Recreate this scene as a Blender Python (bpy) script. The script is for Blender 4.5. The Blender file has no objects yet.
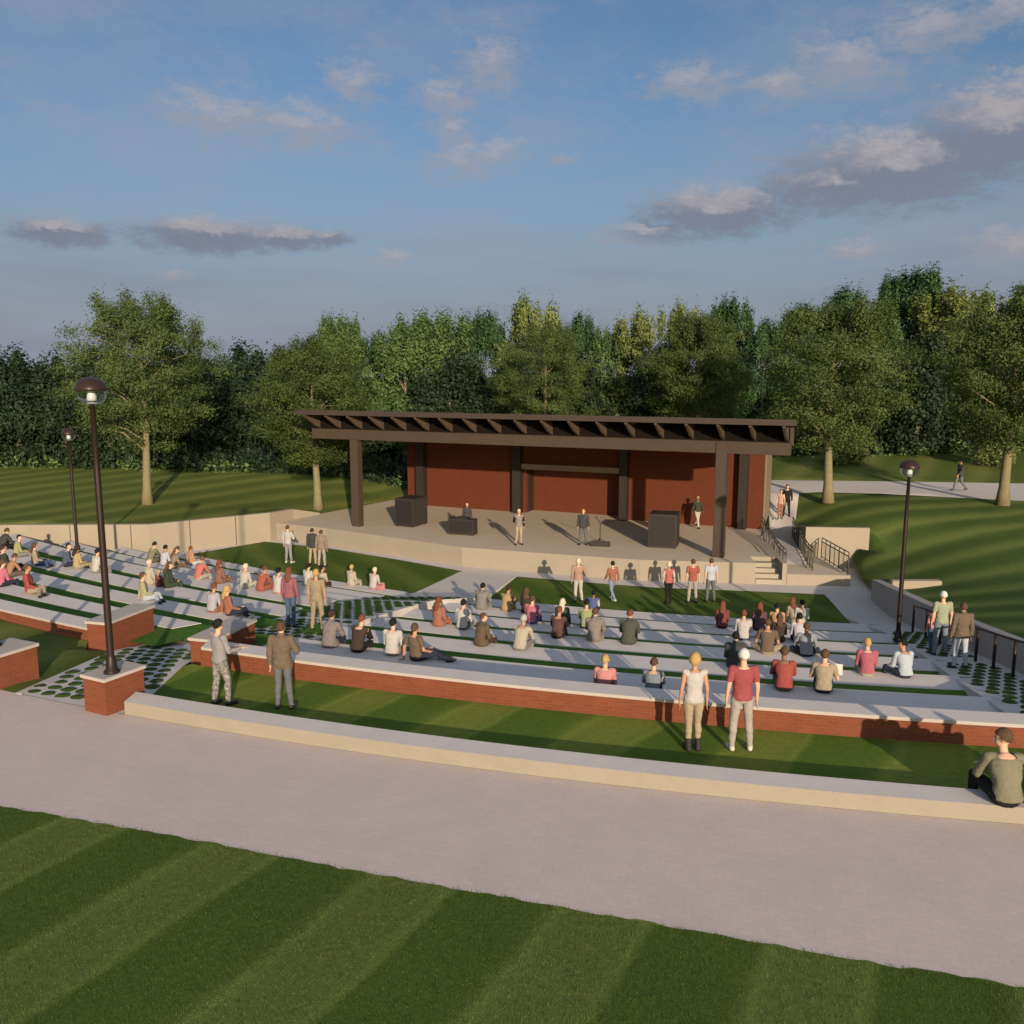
import bpy, bmesh, math, random
import numpy as np
from mathutils import Vector, Matrix, noise as mnoise
from mathutils.geometry import delaunay_2d_cdt

SC = bpy.context.scene
COL = SC.collection
R = math.radians
rnd = random.Random(7)

# ------------------------------------------------------------------ camera
cam_data = bpy.data.cameras.new('camera')
cam = bpy.data.objects.new('camera', cam_data)
COL.objects.link(cam)
cam.location = (0, 0, 6.5)
cam.rotation_euler = (R(90 - 8.89), 0, 0)
cam_data.sensor_width = 36
cam_data.lens = 36 * 876 / 1024
cam_data.clip_end = 3000
SC.camera = cam

# ------------------------------------------------------------------ light
SUN_EL = 12.6
SUN_AZ = 12.5      # shadows run this far left of straight away from the camera
sun_data = bpy.data.lights.new('sun', 'SUN')
sun_data.energy = 3.5
sun_data.angle = R(0.6)
sun_data.color = (1.0, 0.80, 0.58)
sun = bpy.data.objects.new('sun', sun_data)
COL.objects.link(sun)
_d = Vector((-math.sin(R(SUN_AZ)) * math.cos(R(SUN_EL)), math.cos(R(SUN_AZ)) * math.cos(R(SUN_EL)), -math.sin(R(SUN_EL))))
sun.rotation_euler = _d.to_track_quat('-Z', 'Y').to_euler()
sun.location = (20, -60, 20)

SC.view_settings.view_transform = 'Standard'
SC.view_settings.look = 'None'
SC.view_settings.gamma = 1
SC.view_settings.use_curve_mapping = False
SC.view_settings.exposure = 0.85


class NT:
    """tiny helper for node trees"""
    def __init__(s, tree):
        s.t = tree; s.n = tree.nodes; s.l = tree.links
        s.n.clear()
    def new(s, typ, **kw):
        n = s.n.new(typ)
        for k, v in kw.items():
            if k == 'ins':
                for a, b in v.items():
                    if isinstance(b, bpy.types.NodeSocket): s.l.new(b, n.inputs[a])
                    else: n.inputs[a].default_value = b
            else: setattr(n, k, v)
        return n
    def math(s, op, a, b=None, c=None, clamp=False):
        n = s.n.new('ShaderNodeMath'); n.operation = op; n.use_clamp = clamp
        for i, x in enumerate((a, b, c)):
            if x is None: continue
            if isinstance(x, bpy.types.NodeSocket): s.l.new(x, n.inputs[i])
            else: n.inputs[i].default_value = x
        return n.outputs[0]
    def vmath(s, op, a, b=None):
        n = s.n.new('ShaderNodeVectorMath'); n.operation = op
        for i, x in enumerate((a, b)):
            if x is None: continue
            if isinstance(x, bpy.types.NodeSocket): s.l.new(x, n.inputs[i])
            else: n.inputs[i].default_value = x
        return n
    def mix(s, f, a, b, mode='MIX'):
        n = s.n.new('ShaderNodeMix'); n.data_type = 'RGBA'; n.blend_type = mode
        for i, x in ((0, f), (6, a), (7, b)):
            if isinstance(x, bpy.types.NodeSocket): s.l.new(x, n.inputs[i])
            elif i == 0: n.inputs[0].default_value = x
            else: n.inputs[i].default_value = tuple(x) + ((1,) if len(x) == 3 else ())
        return n.outputs[2]
    def ramp(s, f, stops):
        n = s.n.new('ShaderNodeMapRange'); n.interpolation_type = 'SMOOTHSTEP'
        s.l.new(f, n.inputs[0])
        n.inputs[1].default_value, n.inputs[2].default_value, n.inputs[3].default_value, n.inputs[4].default_value = stops
        return n.outputs[0]
    def noise(s, vec, scale, detail=3, rough=.5, dist=0):
        n = s.n.new('ShaderNodeTexNoise')
        if vec is not None: s.l.new(vec, n.inputs['Vector'])
        n.inputs['Scale'].default_value = scale; n.inputs['Detail'].default_value = detail
        n.inputs['Roughness'].default_value = rough; n.inputs['Distortion'].default_value = dist
        return n.outputs[0]

# ------------------------------------------------------------------ sky
world = bpy.data.worlds.new('World'); SC.world = world; world.use_nodes = True
w = NT(world.node_tree)
sky = w.new('ShaderNodeTexSky', sky_type='NISHITA', sun_disc=False, sun_elevation=R(SUN_EL), sun_rotation=R(180 - SUN_AZ),
            altitude=100, air_density=1.0, dust_density=1.6, ozone_density=2.0)
SKY_STRENGTH = 0.13
gen = w.new('ShaderNodeTexCoord').outputs['Generated']
sep = w.new('ShaderNodeSeparateXYZ', ins={0: gen})
az = w.math('MULTIPLY', w.math('ARCTAN2', sep.outputs[0], sep.outputs[1]), 180 / math.pi)
hor = w.math('SQRT', w.math('ADD', w.math('MULTIPLY', sep.outputs[0], sep.outputs[0]), w.math('MULTIPLY', sep.outputs[1], sep.outputs[1])))
el = w.math('MULTIPLY', w.math('ARCTAN2', sep.outputs[2], hor), 180 / math.pi)
ae = w.new('ShaderNodeCombineXYZ', ins={0: az, 1: el}).outputs[0]
# small turbulence so that the cloud edges break up
nA = w.new('ShaderNodeTexNoise', ins={'Vector': w.vmath('MULTIPLY', ae, (.8, 1.3, 1)).outputs[0], 'Scale': .9, 'Detail': 6, 'Roughness': .6})
off = w.vmath('MULTIPLY', w.vmath('SUBTRACT', nA.outputs['Color'], (.5, .5, .5)).outputs[0], (3.2, 1.7, 0)).outputs[0]
aew = w.vmath('ADD', ae, off).outputs[0]
CLOUDS = [(-17.2, 14.7, 4.2, 1.5), (-12.9, 14.5, 4.0, 1.4), (-9.6, 16.9, 1.9, 1.3), (-4.1, 16.4, 2.3, 1.2), (-3.7, 14.8, 1.6, 1.1), (-3.2, 13.0, 2.1, 1.5),
 (-1.1, 13.3, 2.1, 1.1), (-1.3, 18.1, 2.1, 1.6), (10.8, 16.8, 3.2, 1.0), (16.1, 16.5, 2.2, 0.9), (19.9, 17.3, 3.0, 1.4), (24.0, 18.3, 3.4, 1.4), (27.9, 18.6, 3.0, 1.1),
 (22.9, 11.6, 6.2, 2.2), (28.3, 13.0, 4.6, 2.6), (19.7, 10.9, 4.3, 1.5), (12.8, 9.8, 4.4, 1.4), (8.0, 8.6, 3.1, 0.8), (-26.4, 7.9, 2.4, 0.8), (-18.4, 8.2, 4.4, 1.0),
 (-14.0, 8.2, 3.0, 0.7), (-11.2, 8.3, 1.2, 0.5), (28.8, 7.1, 2.3, 1.0), (20.7, 7.3, 2.2, 0.6), (3.1, 13.0, 0.9, 0.4), (-20.5, 5.9, 1.1, 0.4), (-7.4, 7.2, 1.7, 0.5),
 (-40, 12, 6, 2), (-55, 20, 9, 3), (42, 15, 6, 2.4), (60, 25, 9, 3), (-75, 14, 8, 2), (80, 12, 8, 2), (-12, 34, 9, 3), (16, 40, 8, 4)]
HEAVY = {13, 14, 15, 16, 19, 20, 18}

def blob(vec, lst, grow=1.0, dy=0.0):
    m = None
    for (a, e, sx, sy) in lst:
        d = w.vmath('SUBTRACT', vec, (a, e + dy * sy, 0)).outputs[0]
        d = w.vmath('MULTIPLY', d, (1 / (sx * grow), 1 / (sy * grow), 0)).outputs[0]
        ln = w.vmath('LENGTH', d).outputs['Value']
        v = w.math('SUBTRACT', 1.35, ln)
        m = v if m is None else w.math('MAXIMUM', m, v)
    return m
allb = blob(aew, CLOUDS)
low = blob(aew, CLOUDS, 1.0, -.38)                         # the shaded underside of each cloud
heavy = blob(ae, [CLOUDS[i] for i in HEAVY], 1.5)
hv = w.ramp(heavy, (.1, 1.0, 0, 1))
fine = w.noise(w.vmath('MULTIPLY', ae, (.75, 1.7, 1)).outputs[0], .9, 9, .66)
fine2 = w.noise(w.vmath('MULTIPLY', ae, (1.0, 2.0, 1)).outputs[0], 3.1, 6, .6)
fn = w.math('ADD', w.math('MULTIPLY', w.math('SUBTRACT', fine, .5), 2.6), w.math('MULTIPLY', w.math('SUBTRACT', fine2, .5), 1.0))
dens = w.ramp(w.math('ADD', w.math('ADD', allb, w.math('MULTIPLY', hv, .45)), fn), (-.05, 1.35, 0, 1))
dens = w.math('MULTIPLY', dens, w.math('ADD', .70, w.math('MULTIPLY', hv, .26)))
under = w.ramp(w.math('ADD', w.math('SUBTRACT', low, allb), w.math('MULTIPLY', fn, -.16)), (-.52, -.10, 0, 1))
under = w.math('MULTIPLY', under, w.ramp(heavy, (0, .6, .40, 1)))
wv = w.vmath('ADD', ae, w.vmath('MULTIPLY', nA.outputs['Color'], (6, 2, 0)).outputs[0]).outputs[0]
cirr = w.noise(w.vmath('MULTIPLY', wv, (.045, .12, 1)).outputs[0], 1.5, 6, .62)
streak = w.noise(w.vmath('MULTIPLY', w.vmath('ADD', wv, w.vmath('MULTIPLY', w.new('ShaderNodeCombineXYZ', ins={0: el, 1: az}).outputs[0], (.9, .55, 0)).outputs[0]).outputs[0], (.06, .35, 1)).outputs[0], 1.6, 5, .6)
cirr = w.math('ADD', w.math('MULTIPLY', w.ramp(cirr, (.36, .74, 0, 1)), .55), w.math('MULTIPLY', w.ramp(streak, (.5, .8, 0, 1)), .25), clamp=True)
bands = w.noise(w.vmath('MULTIPLY', ae, (.05, .45, 1)).outputs[0], 1.0, 5, .55)
base = w.mix(1, sky.outputs[0], (.33, .39, .45), 'MULTIPLY')
horiz = w.ramp(el, (-1, 17.5, .96, 0))                     # thin evening haze low in the sky
base = w.mix(horiz, base, (1.08, 1.15, 1.44))
base = w.mix(cirr, base, (1.32, 1.43, 1.75))
base = w.mix(w.math('MULTIPLY', w.ramp(bands, (.42, .7, 0, 1)), w.ramp(el, (3, 12, .45, .0))), base, (.92, .98, 1.26))
ccol = w.mix(under, (1.84, 1.70, 1.78), (.84, .94, 1.22))
final = w.mix(dens, base, ccol)
# added fill light: sky overhead, sideways and behind brightened to lift level ground
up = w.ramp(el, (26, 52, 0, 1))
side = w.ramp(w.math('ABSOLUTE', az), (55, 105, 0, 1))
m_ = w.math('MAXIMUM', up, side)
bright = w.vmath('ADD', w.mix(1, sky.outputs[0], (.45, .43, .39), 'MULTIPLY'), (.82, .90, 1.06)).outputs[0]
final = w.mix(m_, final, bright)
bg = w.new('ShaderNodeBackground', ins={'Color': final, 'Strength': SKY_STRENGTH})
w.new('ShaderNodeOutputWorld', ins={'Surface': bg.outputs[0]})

# ------------------------------------------------------------------ materials
MATS = {}
def mat(name, fn=None, color=(.5, .5, .5), rough=.8, metal=0.0, spec=.3):
    if name in MATS: return MATS[name]
    m = bpy.data.materials.new(name); m.use_nodes = True
    t = NT(m.node_tree)
    b = t.new('ShaderNodeBsdfPrincipled', ins={'Roughness': rough, 'Metallic': metal, 'Specular IOR Level': spec})
    b.inputs['Base Color'].default_value = tuple(color) + (1,)
    t.new('ShaderNodeOutputMaterial', ins={'Surface': b.outputs[0]})
    if fn: fn(t, b)
    MATS[name] = m
    return m

def noisy(color, amt=.12, scale=6, bump=.0, bscale=40, detail=5):
    def f(t, b):
        p = t.new('ShaderNodeTexCoord').outputs['Object']
        n = t.noise(p, scale, detail, .6)
        n2 = t.noise(p, scale * 9, 3, .6)
        v = t.math('ADD', t.math('MULTIPLY', t.math('SUBTRACT', n, .5), 2.4 * amt), t.math('MULTIPLY', t.math('SUBTRACT', n2, .5), 1.2 * amt))
        v = t.math('ADD', v, 1.0)
        vv = t.new('ShaderNodeCombineXYZ', ins={0: v, 1: v, 2: v}).outputs[0]
        c = t.mix(1, tuple(color), vv, 'MULTIPLY')
        t.l.new(c, b.inputs['Base Color'])
        if bump:
            bp = t.new('ShaderNodeBump', ins={'Strength': bump, 'Distance': .01, 'Height': t.noise(p, bscale, 4, .6)})
            t.l.new(bp.outputs[0], b.inputs['Normal'])
    return f

def brick(c1, c2, mortar, bw=.2, bh=.067, msize=.006, stain=.25):
    def f(t, b):
        uv = t.new('ShaderNodeTexCoord').outputs['UV']
        br = t.new('ShaderNodeTexBrick', ins={'Vector': uv, 'Color1': tuple(c1) + (1,), 'Color2': tuple(c2) + (1,), 'Mortar': tuple(mortar) + (1,),
            'Scale': 1.0, 'Mortar Size': msize, 'Mortar Smooth': .2, 'Bias': 0.0, 'Brick Width': bw, 'Row Height': bh})
        n = t.noise(uv, 2.2, 5, .6)
        v = t.math('ADD', 1 - stain / 2, t.math('MULTIPLY', n, stain))
        vv = t.new('ShaderNodeCombineXYZ', ins={0: v, 1: v, 2: v}).outputs[0]
        t.l.new(t.mix(1, br.outputs['Color'], vv, 'MULTIPLY'), b.inputs['Base Color'])
        bp = t.new('ShaderNodeBump', ins={'Strength': .5, 'Distance': .006, 'Height': t.math('SUBTRACT', 1.0, br.outputs['Fac'])})
        t.l.new(bp.outputs[0], b.inputs['Normal'])
    return f

def lawn(angle, period, phase, distort=.25, dark=(.062, .096, .018), light=(.098, .130, .033), soft=.1, line=.25, bend=0.0):
    """mown grass: bands laid by the mower, plus blade-scale speckle"""
    def f(t, b):
        p = t.new('ShaderNodeTexCoord').outputs['Object']
        n = t.noise(p, .12, 2, .5)
        n1 = t.noise(p, 1.5, 4, .6)
        s = t.vmath('DOT_PRODUCT', p, (math.sin(R(angle)), -math.cos(R(angle)), 0)).outputs['Value']
        if bend:
            tt = t.vmath('DOT_PRODUCT', p, (math.cos(R(angle)), math.sin(R(angle)), 0)).outputs['Value']
            s = t.math('ADD', s, t.math('MULTIPLY', t.math('MULTIPLY', tt, tt), bend))
        s = t.math('ADD', s, t.math('MULTIPLY', t.math('SUBTRACT', n, .5), distort * 9))
        s = t.math('ADD', s, t.math('MULTIPLY', t.math('SUBTRACT', n1, .5), distort * .9))
        fr = t.math('FRACT', t.math('DIVIDE', t.math('SUBTRACT', s, phase), period))
        tri = t.math('ABSOLUTE', t.math('SUBTRACT', t.math('MULTIPLY', fr, 2), 1))     # 1 at the band start, 0 in the middle
        k = t.ramp(fr, (.5 - soft, .5 + soft, 0, 1))
        k2 = t.ramp(fr, (1 - soft, 1.0, 1, 0))
        k = t.math('MULTIPLY', k, k2)
        col = t.mix(k, dark, light)
        edge = t.ramp(t.math('ABSOLUTE', t.math('SUBTRACT', fr, .53)), (0, .07, line, 0))
        edge2 = t.ramp(t.math('ABSOLUTE', t.math('SUBTRACT', fr, .95)), (0, .06, line, 0))
        col = t.mix(t.math('MAXIMUM', edge, edge2), col, tuple(min(1, c * 1.75) for c in light))
        g = t.noise(p, 9, 6, .75)
        g2 = t.noise(p, 55, 3, .7)
        v = t.math('ADD', .10, t.math('ADD', t.math('MULTIPLY', g, 1.05), t.math('MULTIPLY', g2, .75)))
        big = t.noise(p, .45, 3, .5)
        v = t.math('MULTIPLY', v, t.math('ADD', .82, t.math('MULTIPLY', big, .36)))
        vv = t.new('ShaderNodeCombineXYZ', ins={0: v, 1: v, 2: v}).outputs[0]
        col = t.mix(1, col, vv, 'MULTIPLY')
        t.l.new(col, b.inputs['Base Color'])
        b.inputs['Specular IOR Level'].default_value = .04
        bp = t.new('ShaderNodeBump', ins={'Strength': .4, 'Distance': .03, 'Height': t.noise(p, 42, 4, .75)})
        t.l.new(bp.outputs[0], b.inputs['Normal'])
    return f

def pavers(color, bw, bh, rot=0, amt=.05):
    def f(t, b):
        p = t.new('ShaderNodeTexCoord').outputs['Object']
        mp = t.new('ShaderNodeMapping', ins={'Vector': p, 'Rotation': (0, 0, R(rot))}).outputs[0]
        br = t.new('ShaderNodeTexBrick', ins={'Vector': mp, 'Color1': tuple(c * (1 + amt) for c in color) + (1,), 'Color2': tuple(c * (1 - amt) for c in color) + (1,),
            'Mortar': tuple(c * .90 for c in color) + (1,), 'Scale': 1.0, 'Mortar Size': .004, 'Mortar Smooth': .3, 'Bias': 0.0, 'Brick Width': bw, 'Row Height': bh})
        n = t.noise(p, .8, 5, .6); n2 = t.noise(p, 14, 4, .6)
        v = t.math('ADD', .80, t.math('ADD', t.math('MULTIPLY', n, .2), t.math('MULTIPLY', n2, .2)))
        vv = t.new('ShaderNodeCombineXYZ', ins={0: v, 1: v, 2: v}).outputs[0]
        t.l.new(t.mix(1, br.outputs['Color'], vv, 'MULTIPLY'), b.inputs['Base Color'])
        bp = t.new('ShaderNodeBump', ins={'Strength': .35, 'Distance': .004, 'Height': t.math('ADD', t.math('MULTIPLY', n2, .5), t.math('SUBTRACT', 1.0, br.outputs['Fac']))})
        t.l.new(bp.outputs[0], b.inputs['Normal'])
    return f

M_WALK = mat('walkway_pavers', pavers((.50, .425, .405), .22, .11, 17, .025), rough=.85)
M_CONC = mat('pale_concrete', noisy((.52, .48, .455), .08, 1.6, .25, 60), rough=.85)
M_CREAM = mat('cream_cast_stone', noisy((.27, .235, .180), .08, 1.3, .25, 50), rough=.85)
M_STAGE = mat('stage_concrete', noisy((.50, .425, .325), .07, .8, .2, 50), rough=.8)
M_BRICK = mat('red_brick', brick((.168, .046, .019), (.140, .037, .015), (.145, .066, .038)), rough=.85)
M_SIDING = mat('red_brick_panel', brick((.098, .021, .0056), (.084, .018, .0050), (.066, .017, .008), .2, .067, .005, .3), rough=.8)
M_STEEL = mat('dark_bronze_steel', noisy((.028, .022, .018), .15, 3), rough=.55, metal=.2)
M_BEAM = mat('brown_beam_paint', noisy((.050, .036, .026), .12, 2.5), rough=.6)
M_SOFFIT_SHADE = mat('soffit_shade_black', noisy((.009, .007, .006), .15, 2), rough=.9, spec=.05)  # near-black: the shade under the roof is put into the colour
M_RAFTER = mat('timber_rafter', noisy((.075, .054, .040), .2, 4), rough=.7)
M_ROOF = mat('brown_metal_roof', noisy((.048, .036, .030), .12, 2), rough=.6, metal=.1)
M_LINTEL = mat('beige_lintel', noisy((.17, .135, .092), .08, 2), rough=.6)
M_POLE = mat('bronze_pole', noisy((.028, .019, .016), .15, 5), rough=.45, metal=.4)
M_DOME = mat('bronze_dome', noisy((.036, .021, .018), .2, 6), rough=.35, metal=.3)
M_RAIL = mat('railing_paint', noisy((.075, .068, .06), .1, 6), rough=.5, metal=.3)
M_BOX = mat('black_stage_box', noisy((.030, .024, .021), .15, 4), rough=.65)
M_BOXTRIM = mat('black_box_trim', noisy((.018, .016, .015), .15, 4), rough=.5)
M_WHITE = mat('white_refractor', color=(.85, .83, .78), rough=.3, spec=.5)
M_ROW = mat('row_concrete', noisy((.55, .51, .49), .09, 2.2, .25, 60), rough=.85)
M_BARK = mat('pale_bark', noisy((.17, .145, .080), .25, 5, .6, 30), rough=.9)
M_BARKD = mat('grey_bark', noisy((.16, .145, .115), .25, 5, .6, 30), rough=.9)

def _glass(t, b):
    out = [n for n in t.n if n.type == 'OUTPUT_MATERIAL'][0]
    tr = t.new('ShaderNodeBsdfTransparent', ins={0: (.80, .86, .88, 1)})
    gl = t.new('ShaderNodeBsdfGlossy', ins={0: (.9, .95, 1, 1), 'Roughness': .08})
    lw = t.new('ShaderNodeLayerWeight', ins={0: .35})
    mx = t.new('ShaderNodeMixShader', ins={0: t.math('ADD', t.math('MULTIPLY', lw.outputs[1], .6), .12), 1: tr.outputs[0], 2: gl.outputs[0]})
    t.l.new(mx.outputs[0], out.inputs[0])
M_GLASS = mat('clear_globe', _glass)

G_FRONT = mat('mown_lawn_front', lawn(60.5, 2.5, -10.67, .09, line=.30))
G_STRIP = mat('mown_lawn_strip', lawn(60.5, 2.5, -10.3, .25, dark=(.080, .130, .020), light=(.150, .180, .034), soft=.16, line=.28))
G_LEFT = mat('mown_lawn_left', lawn(82, 3.0, .4, .22, dark=(.085, .112, .026), light=(.140, .160, .040), soft=.25, line=.05, bend=-.006))
G_RIGHT = mat('mown_lawn_right', lawn(-5, 2.5, .2, .24, dark=(.062, .095, .024), light=(.138, .172, .045), soft=.3, line=.05, bend=.01))
G_FAR = mat('mown_lawn_far', lawn(58, 3.4, .2, .16, dark=(.078, .105, .026), light=(.130, .150, .042), soft=.25, line=.05))
G_STAGE = mat('mown_lawn_stage', lawn(118, 2.4, .2, .14, dark=(.062, .102, .018), light=(.105, .138, .030), soft=.25, line=.05))
G_ROW = mat('row_grass', lawn(118, 30, .2, .4, dark=(.060, .125, .022), light=(.080, .145, .026), line=0))

# ------------------------------------------------------------------ object helpers
ROOTM = {}
def tag(o, label=None, cat=None, group=None, kind=None):
    if label: o['label'] = label
    if cat: o['category'] = cat
    if group: o['group'] = group
    if kind: o['kind'] = kind
    return o

def empty(name, loc, rz=0, **kw):
    o = bpy.data.objects.new(name, None); COL.objects.link(o)
    o.empty_display_size = .2
    o.location = loc; o.rotation_euler = (0, 0, rz)
    ROOTM[o.name] = Matrix.Translation(loc) @ Matrix.Rotation(rz, 4, 'Z')
    return tag(o, **kw)

def link(name, me, parent=None, **kw):
    o = bpy.data.objects.new(name, me); COL.objects.link(o)
    if parent is not None: o.parent = parent
    return tag(o, **kw)

class MB:
    """collects faces (in world coordinates unless told otherwise) for one mesh object"""
    def __init__(s): s.v = []; s.f = []; s.uv = []; s.mi = []; s.sm = []
    def face(s, pts, uv=None, mi=0, smooth=False):
        b = len(s.v); s.v += [tuple(p) for p in pts]; s.f.append(tuple(range(b, b + len(pts))))
        if uv is None:
            a = Vector(pts[0]); n = Vector((0, 0, 0))
            for i in range(len(pts)):
                p, q = Vector(pts[i]), Vector(pts[(i + 1) % len(pts)])
                n += p.cross(q)
            if n.length: n.normalize()
            if abs(n.z) > .7: uv = [(p[0], p[1]) for p in pts]
            else:
                t = Vector((-n.y, n.x, 0)); t.normalize()
                uv = [(p[0] * t.x + p[1] * t.y, p[2]) for p in pts]
        s.uv += [tuple(x) for x in uv]; s.mi.append(mi); s.sm.append(smooth)
        return s
    def prism(s, poly, z0, z1, mi=0, bottom=True, mi_side=None):
        """poly: list of (x,y); z0/z1: number or list per vertex"""
        n = len(poly)
        ar = sum(poly[i][0] * poly[(i + 1) % n][1] - poly[(i + 1) % n][0] * poly[i][1] for i in range(n))
        Z0 = list(z0) if hasattr(z0, '__len__') else [z0] * n
        Z1 = list(z1) if hasattr(z1, '__len__') else [z1] * n
        poly = list(poly)
        if ar < 0: poly = poly[::-1]; Z0 = Z0[::-1]; Z1 = Z1[::-1]
        top = [(p[0], p[1], z) for p, z in zip(poly, Z1)]; bot = [(p[0], p[1], z) for p, z in zip(poly, Z0)]
        s.face(top, mi=mi)
        if bottom: s.face(bot[::-1], mi=mi)
        for i in range(n):
            j = (i + 1) % n
            s.face([bot[i], bot[j], top[j], top[i]], mi=mi if mi_side is None else mi_side)
        return s
    def box(s, x0, x1, y0, y1, z0, z1, M=None, bev=0, mi=0):
        bm = bmesh.new(); bmesh.ops.create_cube(bm, size=1)
        for v in bm.verts: v.co = Vector((x0 + (v.co.x + .5) * (x1 - x0), y0 + (v.co.y + .5) * (y1 - y0), z0 + (v.co.z + .5) * (z1 - z0)))
        if bev: bmesh.ops.bevel(bm, geom=bm.edges[:], offset=bev, segments=2, affect='EDGES')
        bmesh.ops.recalc_face_normals(bm, faces=bm.faces[:])
        for f in bm.faces:
            s.face([(M @ v.co if M else v.co) for v in f.verts], mi=mi)
        bm.free(); return s
    def tube(s, pts, rad, n=8, mi=0, cap=True):
        pts = [Vector(p) for p in pts]; rad = rad if hasattr(rad, '__len__') else [rad] * len(pts)
        rings = []; up = Vector((0, 0, 1)); prev = None
        for i, p in enumerate(pts):
            d = (pts[min(i + 1, len(pts) - 1)] - pts[max(i - 1, 0)]).normalized()
            a = prev - d * prev.dot(d) if prev is not None else (up.cross(d) if abs(d.dot(up)) < .95 else Vector((1, 0, 0)).cross(d))
            a.normalize(); prev = a; b = d.cross(a)
            rings.append([p + (a * math.cos(2 * math.pi * k / n) + b * math.sin(2 * math.pi * k / n)) * rad[i] for k in range(n)])
        for i in range(len(rings) - 1):
            for k in range(n):
                s.face([rings[i][k], rings[i][(k + 1) % n], rings[i + 1][(k + 1) % n], rings[i + 1][k]], smooth=True, mi=mi)
        if cap:
            s.face(rings[0][::-1], mi=mi); s.face(rings[-1], mi=mi)
        return s
    def lathe(s, prof, c, n=20, mi=0):
        for i in range(len(prof) - 1):
            (r0, z0), (r1, z1) = prof[i], prof[i + 1]
            for k in range(n):
                a, b = 2 * math.pi * k / n, 2 * math.pi * (k + 1) / n
                P = [(c[0] + r * math.cos(t), c[1] + r * math.sin(t), c[2] + z) for r, t, z in ((r0, a, z0), (r0, b, z0), (r1, b, z1), (r1, a, z1))]
                if r0 < 1e-5: P = [P[0], P[2], P[3]]
                elif r1 < 1e-5: P = [P[0], P[1], P[2]]
                s.face(P, smooth=True, mi=mi)
        return s
    def mesh(s, name, mats, M=None):
        me = bpy.data.meshes.new(name)
        vs = s.v if M is None else [tuple(M @ Vector(p)) for p in s.v]
        me.from_pydata(vs, [], s.f)
        uvl = me.uv_layers.new(name='UVMap')
        uvl.data.foreach_set('uv', [c for t in s.uv for c in t])
        for m in (mats if isinstance(mats, (list, tuple)) else [mats]): me.materials.append(m)
        me.polygons.foreach_set('material_index', s.mi)
        me.polygons.foreach_set('use_smooth', s.sm)
        bm = bmesh.new(); bm.from_mesh(me); bmesh.ops.remove_doubles(bm, verts=bm.verts[:], dist=1e-5); bm.to_mesh(me); bm.free()
        me.update(); return me
    def build(s, name, mats, parent=None, **kw):
        M = ROOTM[parent.name].inverted() if parent is not None and parent.name in ROOTM else None
        me = s.mesh(name, mats, M)
        o = link(name, me, parent, **kw)
        if M is not None: ROOTM[o.name] = ROOTM[parent.name]       # sub-parts share the thing's frame
        return o

def copy_tree(o, parent=None):
    c = o.copy(); COL.objects.link(c); c.parent = parent
    for ch in list(o.children): copy_tree(ch, c)
    return c

def interp(T, y):
    if y <= T[0][0]: return T[0][1]
    for a, b in zip(T, T[1:]):
        if y <= b[0]: return a[1] + (b[1] - a[1]) * (y - a[0]) / (b[0] - a[0])
    return T[-1][1]

# ------------------------------------------------------------------ the lie of the land
CR = (20.05, 85.55); CL = (39.2, 114.5)                   # centres of the two fans of seating
RR = {k: 71.29 - 2.44 * (k + 1) for k in range(-1, 6)}
ZR = {-1: .45, 0: -.15, 1: -.53, 2: -.91, 3: -1.29, 4: -1.67, 5: -2.05, 6: -2.4}
RL = {-2: 104.95, -1: 102.92, 0: 100.75, 1: 98.4, 2: 96.05, 3: 94.3, 4: 92.65, 5: 90.8}
ZL = {-2: .15, -1: -.25, 0: -.6, 1: -.95, 2: -1.3, 3: -1.65, 4: -1.95, 5: -2.25, 6: -2.4}
ZPATH = [(17.0, 0), (20, -.18), (22.4, -.45), (25, -.68), (27.6, -1.03), (30.2, -1.38), (33, -2.0), (35, -2.3), (39.4, -2.395)]
XPL = [(17.1, -10.3), (20.95, -9.98), (22.5, -9.3), (23.4, -8.2), (25.3, -7.2), (30.6, -5.75), (32.7, -4.9), (34.8, -4.0), (39.4, -2.3)]
XPR = [(17.1, -7.5), (20.2, -6.4), (22.3, -5.3), (24.9, -4.55), (27.5, -3.7), (29.6, -3.0), (32.2, -1.6), (34.0, -1.0), (38.3, .22)]
ZAIS = [(14.3, .2), (17.0, -.08), (19.9, -.56), (24.8, -1.33), (29.0, -2.0), (31.5, -2.39), (34, -2.4)]
XA = [(14, 9.2), (17, 9.75), (20, 10.45), (24, 11.45), (27, 12.1), (31, 12.3), (35, 12.85)]
XW = [(14.3, 11.35), (19.7, 12.2), (27, 13.45), (34.2, 14.4)]
BA = Vector((.9084, -.4181, 0)); BB = Vector((.4181, .9084, 0)); BO = Vector((-8.26, 46.29, 0))
def AB(s, t, z=0.0):
    p = BO + BA * s + BB * t
    return (p.x, p.y, z)
def arc(C, r, x0, x1, n):
    return [(C[0] - 0 + (x - C[0]), C[1] - math.sqrt(max(1, r * r - (x - C[0]) ** 2))) for x in [x0 + (x1 - x0) * i / n for i in range(n + 1)]]
def on_line(C, r, T):
    """where an arc meets a line given as x(y)"""
    x = T[0][1]
    for _ in range(40):
        y = C[1] - math.sqrt(r * r - (x - C[0]) ** 2); x = interp(T, y)
    return x

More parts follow.
